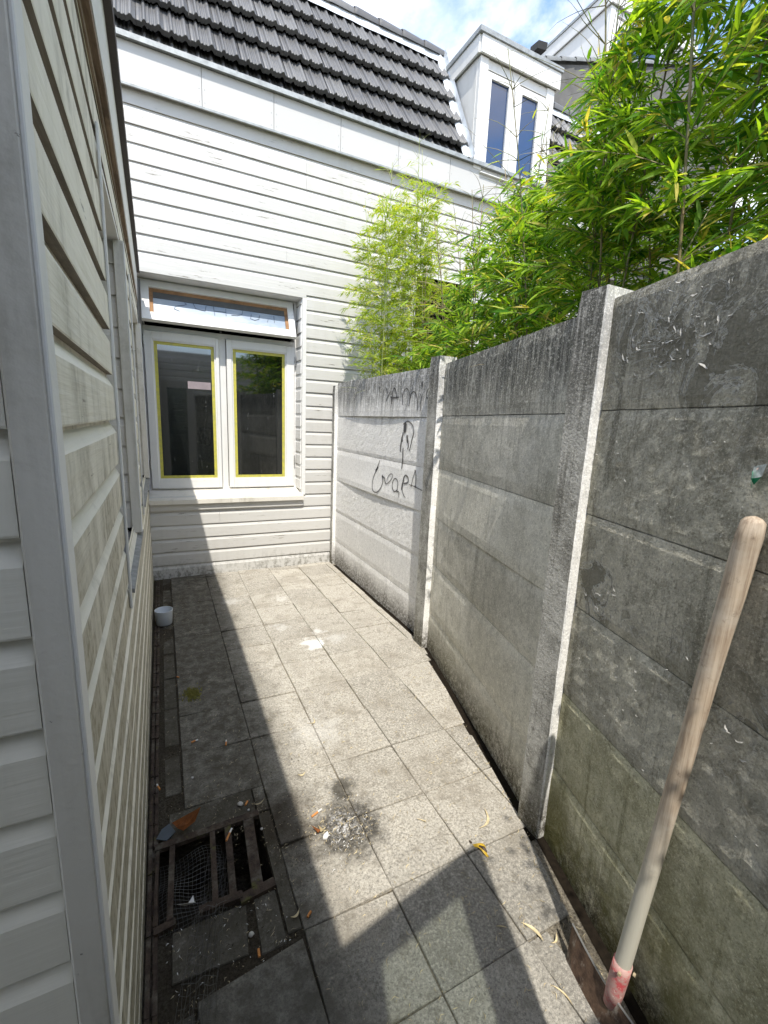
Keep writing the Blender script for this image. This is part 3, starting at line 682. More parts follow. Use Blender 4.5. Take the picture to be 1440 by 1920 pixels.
def sash(name, x0_, x1_, z0_, z1_, gx0, gx1, gz0, gz1, y):
    s = MB(); s.box(x0_, gx0, y - .035, y + .005, z0_, z1_, 0, .003); s.box(gx1, x1_, y - .035, y + .005, z0_, z1_, 0, .003)
    s.box(gx0, gx1, y - .0345, y + .005, z0_, gz0); s.box(gx0, gx1, y - .0345, y + .005, gz1, z1_)
    o = s.build('sash', M_trim, window)
    # inner moulding
    mo = MB(); w = .012
    mo.box(gx0, gx0 + w, y - .026, y - .01, gz0, gz1); mo.box(gx1 - w, gx1, y - .026, y - .01, gz0, gz1); mo.box(gx0 + w, gx1 - w, y - .026, y - .01, gz0, gz0 + w); mo.box(gx0 + w, gx1 - w, y - .026, y - .01, gz1 - w, gz1)
    mo.build('glazing_bead', M_trim, window)
    t = MB(); a = w - .001; bq = .038; gap = random.Random(int(gx0 * 100))
    for (q0, q1, q2, q3) in ((gx0 + a, gx0 + bq, gz0 + a, gz1 - a), (gx1 - bq, gx1 - a, gz0 + a, gz1 - a), (gx0 + bq, gx1 - bq, gz0 + a, gz0 + bq), (gx0 + bq, gx1 - bq, gz1 - bq, gz1 - a)):
        t.box(q0, q1 + gap.uniform(0, .002), y - .0155, y - .0145, q2, q3)
    t.build('masking_tape', M_tape, window)
    boxo('pane', gx0 + .004, gx1 - .004, y - .014, y - .008, gz0 + .004, gz1 - .004, M_glass, window)
sash('sash', -.103, .510, .818, 2.200, -.040, .480, .898, 2.134, YS)
sash('sash', .577, 1.219, .816, 2.200, .622, 1.138, .898, 2.134, YS)
# strip painting in a reflection on the left pane, hinges, latch
boxo('pane_reflection', .235, .432, YS - .0162, YS - .0156, 1.735, 1.800, simple('faded_pink_reflection', (.30, .25, .27), .6), window)
for x_, zz in ((-.106, 1.0), (-.106, 2.08), (1.221, 1.05), (1.221, 2.02)):
    h_ = MB(); [h_.tube([(x_, YS - .038, zz + k * .021), (x_, YS - .038, zz + k * .021 + .019)], .006, 8) for k in range(4)]; h_.build('hinge', M_metal, window)
# fanlight tilted outwards: top hinge at z 2.60, foot pushed out
ft = Vector((0, YS - .008, 2.600)); fb = Vector((0, YS - .155, 2.262)); fu = (fb - ft); fl_ = fu.length; fu.normalize(); fn = Vector((0, fu.z, -fu.y)); fn = fn if fn.y < 0 else -fn
def fan(name, x0_, x1_, a0, a1, n0, n1, mat, parent):
    q = lambda x, a, n: Vector((x, 0, 0)) + ft + fu * a + fn * n
    s = MB(); s.hexa([q(x0_, a0, n0), q(x1_, a0, n0), q(x1_, a1, n0), q(x0_, a1, n0)], [q(x0_, a0, n1), q(x1_, a0, n1), q(x1_, a1, n1), q(x0_, a1, n1)]); return s.build(name, mat, parent)
fan('fanlight_rail', -.103, 1.200, 0, .062, -.02, .02, M_trim, window); fan('fanlight_rail', -.103, 1.200, fl_ - .070, fl_, -.02, .021, M_trim, window)
fan('fanlight_stile', -.103, -.042, .062, fl_ - .070, -.02, .0198, M_trim, window); fan('fanlight_stile', 1.142, 1.200, .062, fl_ - .070, -.02, .0198, M_trim, window)
fan('fanlight_pane', -.042, 1.142, .062, fl_ - .07, -.006, -.004, M_film, window)
fan('fanlight_inner_frame', -.042, 1.142, .062, .094, -.002, .004, M_orange, window); fan('fanlight_inner_frame', -.042, -.012, .094, fl_ - .07, -.002, .0038, M_orange, window)
fan('fanlight_inner_frame', 1.112, 1.142, .094, fl_ - .07, -.002, .0038, M_orange, window); fan('fanlight_inner_frame', -.012, 1.112, fl_ - .082, fl_ - .07, -.002, .0038, M_orange, window)
fan('dark_blind', -.012, 1.112, .094, .148, -.003, .002, M_grey_in, window)
for pl_ in SCR:
    P_ = []
    for (x, z) in pl_: P_.append(Vector((x, 0, 0)) + ft + fu * min(fl_ - .085, max(.10, ((2.600 - (1.5 + (z - 1.5) * 1.015)) / -fu.z))) + fn * (-.002))
    MB().tube(P_, .0026, 4).build('marker_scribble', M_pen, window)
boxo('fanlight_gap', -.10, 1.2, YS + .03, YS + .04, 2.245, 2.6, M_hole, window)
boxo('fanlight_stay', -.098, -.090, YS - .12, YS + .02, 2.248, 2.256, M_metal, window); boxo('fanlight_stay', 1.186, 1.194, YS - .12, YS + .02, 2.248, 2.256, M_metal, window)
boxo('fanlight_catch', .52, .535, YS - .10, YS - .02, 2.245, 2.262, M_seal, window)
# dim room
rm = MB(); rm.box(-.1, 1.22, YS + .10, YS + .11, .8, 2.2); rm.build('room_back', M_hole, house)

# ================================================================== HOUSE ON THE LEFT
lh = empty('left_timber_building', (-.13, 2.2, 0), 'grimy white weatherboard building close on the left with recessed windows and low eaves', 'building')
rl_ = random.Random(31)
DY = Vector((-.0045, 1, 0)).normalized()
def xw(y): return -.1335 - .0045 * (y - .64)
def lrow(y0_, y1_, z, h): board(lh, (xw(y0_), y0_, z), DY, (1, 0, 0), y1_ - y0_, h, [M_left, M_rawy], rl_, thick=.019, lip=.016, wob=.0012)
ZL = 1.477; PL = .1252
for k in range(-12, 8):
    z = ZL + PL * k
    if z < -.05: z = -.03
    top = z + PL
    if z > 2.36: continue
    if z < .93 - .06: lrow(.648, 4.418, z, PL if z > 0 else ZL + PL * -11 - z if k == -12 else PL)
    elif z < 2.12: lrow(.648, 1.548, z, PL); lrow(2.345, 3.00, z, PL)
    else: lrow(.648, 4.418, z, min(PL, 2.41 - z))
# corner board and its return
cbw = MB(); cbw.box(-.152, -.1125, .627, .648, -.02, 2.40, 0, .003); cbw.build('corner_board', M_gtrim, lh)
boxo('corner_strip', -.1135, -.1080, .6275, .668, -.02, 2.40, M_trim, lh, .0015)
# the wall facing the camera
for k in range(-12, 8):
    z = ZL + PL * k
    if z < -.03: z = -.03
    board(lh, (-1.6, .652, z), (1, 0, 0), (0, -1, 0), 1.6 - .1535, PL if z < 2.3 else .06, [M_front, M_rawx], rl_, thick=.020, lip=.017)
# window recesses
def recess(y0_, y1_, z0_, z1_, dep):
    xa = xw(y0_)
    boxo('recess_back', xa - dep - .02, xa - dep, y0_ - .01, y1_ + .01, z0_, z1_, M_gtrim, lh)
    boxo('recess_head', xa - dep, xa + .016, y0_, y1_, z1_, z1_ + .02, M_trim, lh)
    n = 0; z = z0_
    while z < z1_ - .01:
        board(lh, (xa - dep, y1_, z), (1, 0, 0), (0, -1, 0), dep - .0065, min(PL, z1_ - z), [M_gtrim, M_rawy], rl_, thick=.013, lip=.009, name='reveal_board'); z += PL
    boxo('reveal_corner_board', xa - .006, xa + .0295, y1_ - .030, y1_ - .014, z0_ - .02, z1_, M_gtrim, lh, .002)
    boxo('reveal_corner_board', xa + .0298, xa + .034, y1_ - .029, y1_ + .03, z0_ - .02, z1_, M_trim, lh, .001)
    boxo('near_trim', xa + .0198, xa + .027, y0_ - .012, y0_ + .010, z0_ - .09, z1_ + .05, M_trim, lh, .002)
    s = MB(); s.hexa([(xa - dep, y0_ + .02, z0_ - .01), (xa + .034, y0_ + .02, z0_ - .05), (xa + .034, y1_ + .10, z0_ - .05), (xa - dep, y1_ + .10, z0_ - .01)],
                     [(xa - dep, y0_ + .02, z0_ + .004), (xa + .034, y0_ + .02, z0_ - .036), (xa + .034, y1_ + .10, z0_ - .036), (xa - dep, y1_ + .10, z0_ + .004)])
    s.build('sill', M_sillg, lh); boxo('sill_gap', xa - .04, xa + .020, y0_ + .022, y0_ + .05, z0_ - .075, z0_ - .052, M_hole, lh)
recess(1.56, 2.33, .975, 2.19, .115)
recess(3.02, 4.26, .985, 2.19, .115)
# core
b = MB(); b.box(-3.2, -.30, .68, 4.43, -.1, 2.42); b.box(-.30, -.145, .68, 1.54, -.1, 2.42); b.box(-.30, -.155, 1.54, 4.43, -.1, .90); b.box(-.30, -.155, 1.54, 4.43, 2.22, 2.42); b.box(-.30, -.155, 2.36, 3.0, .9, 2.22); b.box(-.30, -.155, 4.28, 4.43, .9, 2.22)
b.build('wall_core', M_black, lh)
# eaves: fascia board, brown underside beam, dark roofing edge, roof deck
def eave(name, xa0, xb0, xa1, xb1, z0_, z1_, mat, ya=-.9, yb=4.40, lean=0.0):
    """x at y=1.7 : xa0..xb0 ; x at y=4.4 : xa1..xb1"""
    v = []; f = []
    for (y, a, b_) in ((ya, xa0 - .011, xb0 - .011), (1.7, xa0, xb0), (yb, xa0 + (xa1 - xa0) * (yb - 1.7) / 2.7, xb0 + (xb1 - xb0) * (yb - 1.7) / 2.7)):
        v += [(a, y, z0_), (b_, y, z0_), (b_ + lean, y, z1_), (a + lean, y, z1_)]
    for k in (0, 4):
        for q in range(4): f.append([k + q, k + (q + 1) % 4, k + 4 + (q + 1) % 4, k + 4 + q])
    s = MB().add(v, f + [[3, 2, 1, 0], [8, 9, 10, 11]])
    return s.build(name, mat, lh)
eave('fascia_board', -.106, -.094, -.137, -.125, 2.405, 2.622, M_trim, lean=.008)
eave('fascia_foot', -.128, -.096, -.150, -.128, 2.382, 2.4035, M_beam)
eave('drip_batten', -.140, -.112, -.158, -.140, 2.355, 2.380, M_beam, yb=4.36)
eave('roofing_edge', -.092, -.066, -.122, -.097, 2.585, 2.655, M_darkedge, yb=4.33)
bb = MB(); bb.box(-2.2, -.13, -.9, 4.42, 2.45, 2.62); bb.build('roof_deck', M_darkedge, lh)
boxo('porch_ceiling', -2.2, -.145, -.9, .62, 2.43, 2.449, M_trim, lh)

# ================================================================== BUILDING AND GLASS DOOR BEHIND THE CAMERA
rear = empty('rear_building', (0, -1.02, 0), 'white weatherboard rear building the passage starts from', 'building')
MB().box(-3.2, 3.2, -3.5, -1.02, -.1, 2.72).build('wall', M_trim, rear)
for k in range(21): board(rear, (-3.2, -1.02, -.03 + k * .1265), (1, 0, 0), (0, 1, 0), 6.4, .1265, [M_trim, M_rawx], rl_)
door = empty('glass_door', (.028, -.263, 0), 'open glazed door leaf standing ajar behind the camera', 'door')
dd = MB(); A0 = Vector((.028, -.263, 0)); A1 = Vector((.579, -.155, 0)); du = (A1 - A0).normalized(); dn = Vector((-du.y, du.x, 0)); dl = (A1 - A0).length
def dbar(s0, s1, z0_, z1_, nm, mat=M_trim, th=.02):
    q = lambda s, n, z: A0 + du * s + dn * n + Vector((0, 0, z))
    m_ = MB(); m_.hexa([q(s0, -th, z0_), q(s1, -th, z0_), q(s1, th, z0_), q(s0, th, z0_)], [q(s0, -th, z1_), q(s1, -th, z1_), q(s1, th, z1_), q(s0, th, z1_)]); return m_.build(nm, mat, door)
dbar(0, .10, .03, 2.1, 'stile'); dbar(dl - .125, dl, .03, 2.1, 'stile'); dbar(.10, dl - .125, 1.98, 2.1, 'top_rail'); dbar(.10, dl - .125, .03, .30, 'bottom_rail')
mg = Mat('clear_door_glass', rough=.02); tr = mg.n('ShaderNodeBsdfTransparent'); tr.inputs[0].default_value = (.62, .66, .64, 1); ms = mg.n('ShaderNodeMixShader'); ms.inputs[0].default_value = .08
gl = mg.n('ShaderNodeBsdfGlossy'); gl.inputs['Roughness'].default_value = .02; mg.l(tr.outputs[0], ms.inputs[1]); mg.l(gl.outputs[0], ms.inputs[2]); mg.l(ms.outputs[0], mg.out.inputs['Surface'])
dbar(.10, dl - .125, .30, 1.98, 'pane', mg.m, .003)
# ================================================================== CONCRETE PANEL WALL
from mathutils import noise as mnoise
fence = empty('concrete_wall', (1.4, 1.7, 0), 'weathered precast concrete panel wall along the right side of the passage', 'wall')
def panel(p0, p1, z0_, z1_, mat, seed, rough=0.0, bulge_lo=0.0, bulge_hi=0.0, tiltn=0.0, th=.038, name='concrete_panel'):
    p0 = Vector((p0[0], p0[1], 0)); p1 = Vector((p1[0], p1[1], 0)); d = (p1 - p0); ln = d.length; d.normalize(); n = Vector((-d.y, d.x, 0))
    if n.x > 0: n = -n
    nx = max(6, int(ln / (.025 if rough else .05))); nz = 12 if rough else 7; v = []; f = []; rr = random.Random(seed)
    g = .0018
    e0 = rr.uniform(-.001, .001); e1 = rr.uniform(-.001, .001)
    for j in range(nz + 1):
        tz = j / nz
        for i in range(nx + 1):
            tx = i / nx
            z = (z0_ + g + e0 * tx) * (1 - tz) + (z1_ - g + e1 * tx) * tz
            if j in (0, nz): z += mnoise.noise(Vector((tx * 30, seed, j))) * .0022
            par = 4 * tx * (1 - tx)
            off = par * (bulge_lo * (1 - tz) ** 2 + bulge_hi * tz ** 2) + tiltn * (tz - .5)
            q = p0 + d * (ln * tx)
            nn = mnoise.noise(Vector((q.x * 9, q.y * 9, z * 9 + seed))) * .0012
            if rough: nn += mnoise.noise(Vector((q.x * 45, q.y * 45, z * 45))) * rough
            if j in (0, nz): off -= .004
            v.append(q + n * (off + nn) + Vector((0, 0, z)))
    for j in range(nz):
        for i in range(nx):
            a = j * (nx + 1) + i; f.append([a, a + 1, a + nx + 2, a + nx + 1])
    k = len(v)      # back and rims
    for (tx, z) in ((0, z0_ + g), (1, z0_ + g), (1, z1_ - g), (0, z1_ - g)): v.append(p0 + d * (ln * tx) - n * th + Vector((0, 0, z)))
    f.append([k, k + 3, k + 2, k + 1])
    f.append([nz * (nx + 1) + i for i in range(nx + 1)] + [k + 2, k + 3]); f.append([i for i in range(nx + 1)][::-1] + [k, k + 1])
    return mk(name, v, f, mat, fence, smooth=False)
FAR = [1.872, 1.550, 1.212, .905, .570, .252, -.06]; MID = [1.872, 1.558, 1.232, .915, .597, .262, -.06]; NEA = [1.892, 1.566, 1.240, .922, .600, .295, -.06]
fm_ = [M_cfar, M_cfar_r, M_cfar, M_cfar_r, M_cfar, M_cfar]
fp = []
for r in range(6):
    fp.append(panel((1.598, 4.365), (1.598, 2.50), FAR[r + 1], FAR[r], fm_[r], 10 + r, rough=.0026 if r in (1, 3) else 0, bulge_lo=.014 if r in (0, 2) else 0, bulge_hi=-.004 if r in (1, 3) else 0))
mm_ = [M_cmid, M_cmid, M_cmid_l, M_cmid, M_cmid_l, M_cmid_l]
for r in range(6): panel((1.573, 2.41), (1.228, 1.075), MID[r + 1], MID[r], mm_[r], 30 + r, bulge_lo=.006 if r in (2,) else 0, tiltn=[0, .002, -.003, .002, -.002, .001][r])
nm_ = [M_cnear, M_cnear_r, M_cnear, M_cnear_r, M_cmoss, M_cmoss]
for r in range(6): panel((1.224, .992), (.626, -1.0), NEA[r + 1], NEA[r], nm_[r], 50 + r, rough=.0030 if r in (1, 3) else .0011, tiltn=[.003, -.002, .004, -.003, .003, 0][r])
for (a, b_, nm2) in (((1.598, 4.36), (1.598, 2.45), 0), ((1.573, 2.41), (1.228, 1.075), 1), ((1.224, .992), (.626, -1.0), 2)):
    d_ = (Vector((b_[0], b_[1], 0)) - Vector((a[0], a[1], 0))).normalized(); n_ = Vector((-d_.y, d_.x, 0)); n_ = n_ if n_.x > 0 else -n_
    A_ = [Vector((a[0], a[1], 0)) + n_ * .012, Vector((b_[0], b_[1], 0)) + n_ * .012, Vector((b_[0], b_[1], 0)) + n_ * .030, Vector((a[0], a[1], 0)) + n_ * .030]
    MB().hexa([p + Vector((0, 0, -.1)) for p in A_], [p + Vector((0, 0, 1.855)) for p in A_]).build('joint_backing', M_cpost_s, fence)  # dark sheet added behind the joints to stop light showing through
def post(x0_, x1_, y0_, y1_, zt, seed):
    rr = random.Random(seed); v = []; f = []; mi = []; n = 26
    for i in range(n + 1):
        z = -.1 + (zt + .1) * i / n; j = [(rr.uniform(-.0016, .0016), rr.uniform(-.0012, .0012)) for _ in range(6)]; c = .005
        ins = .006 if i == n else 0
        v += [(x0_ + ins + j[0][0], y1_ - ins, z), (x0_ + ins + j[1][0], y0_ + c + ins, z), (x0_ + c + ins + j[2][0], y0_ + ins + j[2][1], z), (x1_ - ins, y0_ + ins + j[3][1], z), (x1_ - ins, y1_ - ins, z)]
    k = 5
    for i in range(n):
        for q in range(k):
            q2 = (q + 1) % k; f.append([i * k + q, i * k + q2, (i + 1) * k + q2, (i + 1) * k + q][::1]); mi.append(1 if q in (0,) else 0)
    f.append([n * k + q for q in range(k)][::-1]); mi.append(1)
    o = mk('concrete_post', v, f, [M_cpost, M_cpost_s], fence, mi); return o
post(1.530, 1.66, 2.398, 2.515, 1.915, 1); post(1.186, 1.32, .982, 1.085, 1.925, 2); post(1.566, 1.66, 4.345, 4.43, 1.845, 3); post(.60, .75, -1.02, -.93, 1.92, 4)
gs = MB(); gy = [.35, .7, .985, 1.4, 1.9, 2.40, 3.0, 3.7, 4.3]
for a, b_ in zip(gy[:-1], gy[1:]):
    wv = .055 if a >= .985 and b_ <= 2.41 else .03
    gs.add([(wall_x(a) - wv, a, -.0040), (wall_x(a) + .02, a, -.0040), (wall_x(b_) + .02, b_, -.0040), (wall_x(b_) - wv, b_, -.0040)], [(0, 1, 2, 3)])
o = gs.build('foot_gap_shade', simple('black_gap_shade', (.016, .012, .008), 1, spec=.1, var=.5, sc=60, bump=.8)); tag(o, kind='structure')  # near-black strip over the soil paints the shade of the deep foot gap
# graffiti: thin sprayed film following the panel
def ribbon(pts, w, x):
    P_ = [Vector((x, a, b)) for a, b in pts]
    if len(P_) > 2:      # smooth it
        Q = [P_[0]]
        for i in range(1, len(P_) - 1):
            Q += [P_[i] * .75 + P_[i - 1] * .25, P_[i] * .75 + P_[i + 1] * .25]
        P_ = Q + [P_[-1]]
    v = []; s = []; f = []; b0 = 0
    ln = len(P_)
    for i, p in enumerate(P_):
        d = (P_[min(i + 1, ln - 1)] - P_[max(i - 1, 0)]).normalized(); n = Vector((0, -d.z, d.y)); cap = 0 if 0 < i < ln - 1 else 1
        ww = w * (1.0 if not cap else .85)
        for t in (-1, -.45, .45, 1): v.append(p + n * t * ww * 1.05); s.append(0.0 if abs(t) == 1 else 1.0)
    for i in range(ln - 1):
        for k in range(3): f.append([i * 4 + k, i * 4 + k + 1, (i + 1) * 4 + k + 1, (i + 1) * 4 + k])
    # round caps
    for (c, d, base) in ((P_[0], (P_[0] - P_[1]).normalized(), 0), (P_[-1], (P_[-1] - P_[-2]).normalized(), (ln - 1) * 4)):
        n0 = len(v); v.append(c + d * w * .9); s.append(0.0)
        f += [[base, base + 1, n0], [base + 1, base + 2, n0], [base + 2, base + 3, n0]]
    return v, f, s
rows_ = {0: (FAR[1], 9), 1: (FAR[2], FAR[1]), 2: (FAR[3], FAR[2]), 3: (FAR[4], FAR[3])}
for r in (0, 1, 2):
    V_, F_, S_ = [], [], []
    for wdt, pts in GRAF:
        zc = sum(p[1] for p in pts) / len(pts)
        if not (rows_[r][0] <= zc < rows_[r][1]): continue
        v, f, s = ribbon(pts, wdt * (.64 if r != 1 else 1.05), 0); n0 = len(V_)
        for p in v:
            tz = min(1, max(0, (p[1 + 1] - FAR[r + 1]) / (FAR[r] - FAR[r + 1]))); tx = min(1, max(0, (4.365 - p.y) / 1.865)); par = 4 * tx * (1 - tx)
            off = par * ((.014 if r in (0, 2) else 0) * (1 - tz) ** 2 + (-.004 if r == 1 else 0) * tz ** 2)
            V_.append(Vector((1.598 - off - (.0032 if r != 1 else .0034), p.y, p.z)))
        F_ += [[i + n0 for i in q] for q in f]; S_ += s
    o = mk('graffiti', V_, F_, M_spray, fp[r]); a = o.data.attributes.new('soft', 'FLOAT', 'POINT'); a.data.foreach_set('value', S_)
# curled flakes of paint on the near panels
rr = random.Random(77); fk = MB()
nd = (Vector((.626, -1.0, 0)) - Vector((1.224, .992, 0))).normalized(); nn_ = Vector((nd.y, -nd.x, 0)); nn_ = nn_ if nn_.x < 0 else -nn_
def flake(s, z, sc):
    z = min(z, 1.87); c = Vector((1.224, .992, z)) + nd * s + nn_ * .0015; a = rr.uniform(0, 6.28); u = nd * math.cos(a) + Vector((0, 0, 1)) * math.sin(a); w = nn_.cross(u)
    l = sc * rr.uniform(.5, 1.6); wd_ = sc * rr.uniform(.07, .16) + .0006; lift = rr.uniform(.3, .9) * wd_; ang_ = a; q_ = c; P_ = []; N_ = 5
    for k in range(N_ + 1):
        ang_ += rr.uniform(-.7, .7); u = nd * math.cos(ang_) + Vector((0, 0, 1)) * math.sin(ang_); w = nn_.cross(u); t = math.sin(math.pi * (k + .25) / (N_ + .5))
        P_ += [q_, q_ + w * wd_ * t * rr.uniform(.6, 1.3) + nn_ * lift * t]; q_ = q_ + u * l / N_
    fk.add(P_, [(2 * k, 2 * k + 2, 2 * k + 3, 2 * k + 1) for k in range(N_)])
for i in range(170): flake(rr.gauss(.26, .09), rr.gauss(1.735, .055), .012 if rr.random() < .8 else .024)
for i in range(110): flake(rr.uniform(.02, .75), rr.uniform(1.25, 1.5), .009)
for i in range(140): flake(rr.uniform(.02, .9), rr.uniform(.62, .9), .008)
for i in range(24): flake(rr.gauss(.13, .04), rr.gauss(.99, .03), .016)
for i in range(34): flake(rr.gauss(.52, .07), rr.gauss(.93, .05), .018)
o = fk.build('paint_flakes', M_flake, fence); o['kind'] = 'stuff'
# little green wrapper stuck on the near panel at the right edge
gw = MB(); c = Vector((1.224, .992, 0)) + nd * .545 + nn_ * .007
q = lambda s, z, n=0: c + nd * s + Vector((0, 0, z)) + nn_ * n
gw.add([q(-.008, 1.446), q(.022, 1.454, .006), q(.020, 1.428, .01), q(-.003, 1.422, .008), q(.002, 1.410, .003)], [(0, 1, 2, 3), (3, 2, 4)], [1, 0]); gw.add([q(-.006, 1.436, .002), q(.0, 1.437, .011), q(.005, 1.404, .011), q(-.001, 1.404, .003)], [(0, 1, 2, 3)], 0)
gw.add([q(.004, 1.444, .0065), q(.008, 1.445, .0065), q(.008, 1.441, .0078), q(.004, 1.440, .0078)], [(0, 1, 2, 3)], 2)
o = gw.build('wrapper', [M_green, M_wrapgrey, M_red], None, loc=c + Vector((0, 0, 1.42))); tag(o, 'small torn green and grey wrapper sticking to the nearest dark concrete panel', 'wrapper')

# ================================================================== SHOVEL
sh = empty('shovel', (.965, .51, 0), 'old shovel with thick worn wooden handle and red socket leaning on the near concrete panels', 'shovel')
B0 = Vector((.966, .508, .085)); T0 = Vector((1.032, .447, 1.352)); hd = (T0 - B0).normalized(); hl = (T0 - B0).length
pts = []; rad = []
prof_h = [(0.0, .018), (.06, .0188), (.12, .0192), (.35, .0188), (.6, .0186), (.85, .0196), (1.05, .0212), (1.17, .0228), (1.23, .0230), (hl - .012, .0205), (hl - .004, .014), (hl, .004)]
for s, r_ in prof_h: pts.append(B0 + hd * s + Vector((0, 0, 0))); rad.append(r_)
hp = []; hr = []
for i in range(len(pts) - 1):      # subdivide with slight waviness
    n = 4 if i < len(pts) - 4 else 1
    for k in range(n):
        t = k / n; hp.append(pts[i].lerp(pts[i + 1], t) + Vector((mnoise.noise(Vector((i + t, 0, 0))), mnoise.noise(Vector((0, i + t, 0))), 0)) * .0012); hr.append(rad[i] * (1 - t) + rad[i + 1] * t)
hp.append(pts[-1]); hr.append(rad[-1])
MB().tube(hp, hr, 24).build('handle', M_handle, sh, smooth=True)
so = MB(); so.tube([B0 - hd * .02, B0 + hd * .03, B0 + hd * .09, B0 + hd * .120], [.0185, .0212, .0222, .0219], 24)
so.build('socket', M_red, sh, smooth=True)
rv = MB(); rv.tube([B0 + hd * .112 + Vector((-.024, -.010, 0)), B0 + hd * .112 + Vector((-.029, -.012, 0))], .0045, 8); rv.tube([B0 + hd * .112 + Vector((.006, -.025, 0)), B0 + hd * .112 + Vector((.007, -.030, 0))], .0045, 8)
rv.build('rivet', M_straw, sh)
# blade: curved plate standing on its edge, roughly parallel to the wall
bl = MB(); v = []; f = []; N = 12; K = 5
ta = Vector((1.000, .668, .098)); tb = Vector((.952, .385, .098)); ba = Vector((.972, .652, -.02)); bb_ = Vector((.925, .37, -.02))
for i in range(N + 1):
    t = i / N; bow = math.sin(math.pi * t)
    for k in range(K + 1):
        w = k / K; p = ta.lerp(tb, t).lerp(ba.lerp(bb_, t), w) + Vector((-.014, 0, 0)) * bow * (1 - w * .3)
        v.append(p)
nv = len(v)
for p in v[:nv]: v.append(p + Vector((.0035, 0, 0)))
for i in range(N):
    for k in range(K):
        a = i * (K + 1) + k; f.append([a, a + 1, a + K + 2, a + K + 1]); f.append([nv + a, nv + a + K + 1, nv + a + K + 2, nv + a + 1])
for k in range(K): f.append([k, nv + k, nv + k + 1, k + 1]); a = N * (K + 1) + k; f.append([a, a + 1, nv + a + 1, nv + a])
blade = mk('blade', v, f, M_blade, sh, smooth=True)
ed = MB(); ed.tube([v[i * (K + 1)] + Vector((.0018, 0, .001)) for i in range(N + 1)], .0026, 6); ed.build('blade_rim', M_steel, sh)

# ================================================================== WHITE CUP, DRAIN GRATE
cp = MB(); cc = Vector((-.050, 3.405, 0)); pr = [(.001, .002), (.050, .002), (.053, .006), (.060, .108), (.0605, .110), (.0575, .110), (.0565, .106), (.049, .010), (.001, .009)]
nn2 = 32; v = []; f = []
for (r_, z) in pr:
    for k in range(nn2): a = 2 * math.pi * k / nn2; v.append(cc + Vector((r_ * math.cos(a), r_ * math.sin(a), z)))
for i in range(len(pr) - 1):
    for k in range(nn2): f.append([i * nn2 + k, i * nn2 + (k + 1) % nn2, (i + 1) * nn2 + (k + 1) % nn2, (i + 1) * nn2 + k])
cup = mk('plastic_tub', v, f, M_white, None, smooth=True, loc=cc); tag(cup, 'small white empty plastic tub standing in the shade by the left wall', 'tub')

gr = empty('drain_grate', (.07, 1.35, 0), 'rusty iron grate with missing bars over a dark gully beside the left wall', 'grate')
def gbar(nm, p, q, w, t, z=.006): o = MB().obar((p[0], p[1], z), (q[0], q[1], z), w, t).build(nm, M_rust, gr); return o
gbar('frame_bar', (-.092, 1.494), (.262, 1.500), .026, .016, .005); gbar('frame_bar', (-.092, 1.208), (-.034, 1.216), .022, .014, .004)
gbar('frame_bar', (.032, 1.216), (.160, 1.213), .024, .016, .006); gbar('frame_bar', (.150, 1.200), (.262, 1.213), .030, .016, .004)
for (xa, ya, xb, yb, w) in ((-.037, 1.486, -.050, 1.222, .017), (.095, 1.488, .080, 1.224, .018), (.148, 1.488, .133, 1.224, .022), (.222, 1.488, .208, 1.222, .036)): gbar('grate_bar', (xa, ya), (xb, yb), w, .014, .004)
gbar('frame_bar', (-.083, 1.48), (-.090, 1.224), .010, .02, .000)
# rotted chicken-wire in and beside the gully
wr = random.Random(8); ww = MB()
def zmesh(x, y):
    if -.09 < x < .26 and 1.2 < y < 1.5: return -.05 - .02 * math.sin(x * 30) * math.sin(y * 25)
    return .010 + .008 * math.sin(x * 40 + y * 20)
for i in range(17):
    x = -.080 + i * .0125; pts = []
    for k in range(14):
        y = 1.47 - k * .022; pts.append((x + wr.uniform(-.001, .001) + .004 * math.sin(k * .7), y, zmesh(x, y) + .01))
    ww.tube(pts, .0006, 3, cap=False)
for k in range(22):
    y = 1.47 - k * .0125; ww.tube([(-.08 + i * .02, y + .003 * math.sin(i), zmesh(-.08 + i * .02, y) + .01) for i in range(11)], .0006, 3, cap=False)
for i in range(14):     # torn, bunched part swept to the left foreground
    pts = []
    for k in range(16):
        t = k / 15; y = 1.44 - .52 * t; x = (.075 + .006 * i) * (1 - t) + (-.050 + .0075 * i) * t + .004 * math.sin(k * 1.3 + i * 2)
        pts.append((x, y, zmesh(x, y) + .012 + .006 * math.sin(i + k * .8)))
    ww.tube(pts, .0006, 3, cap=False)
for k in range(26):
    t = k / 25; y = 1.42 - .50 * t; x0_ = .075 * (1 - t) - .05 * t
    ww.tube([(x0_ + .018 * j, y + .006 * math.sin(j * 2.1 + k), zmesh(x0_ + .018 * j, y) + .013 + .004 * math.sin(j * 1.7 + k)) for j in range(6)], .0005, 3, cap=False)
o = ww.build('wire_mesh', M_wire, None, loc=(.02, 1.2, 0)); tag(o, 'torn thin wire mesh hanging in the open gully and trailing over dirt', 'wire mesh')

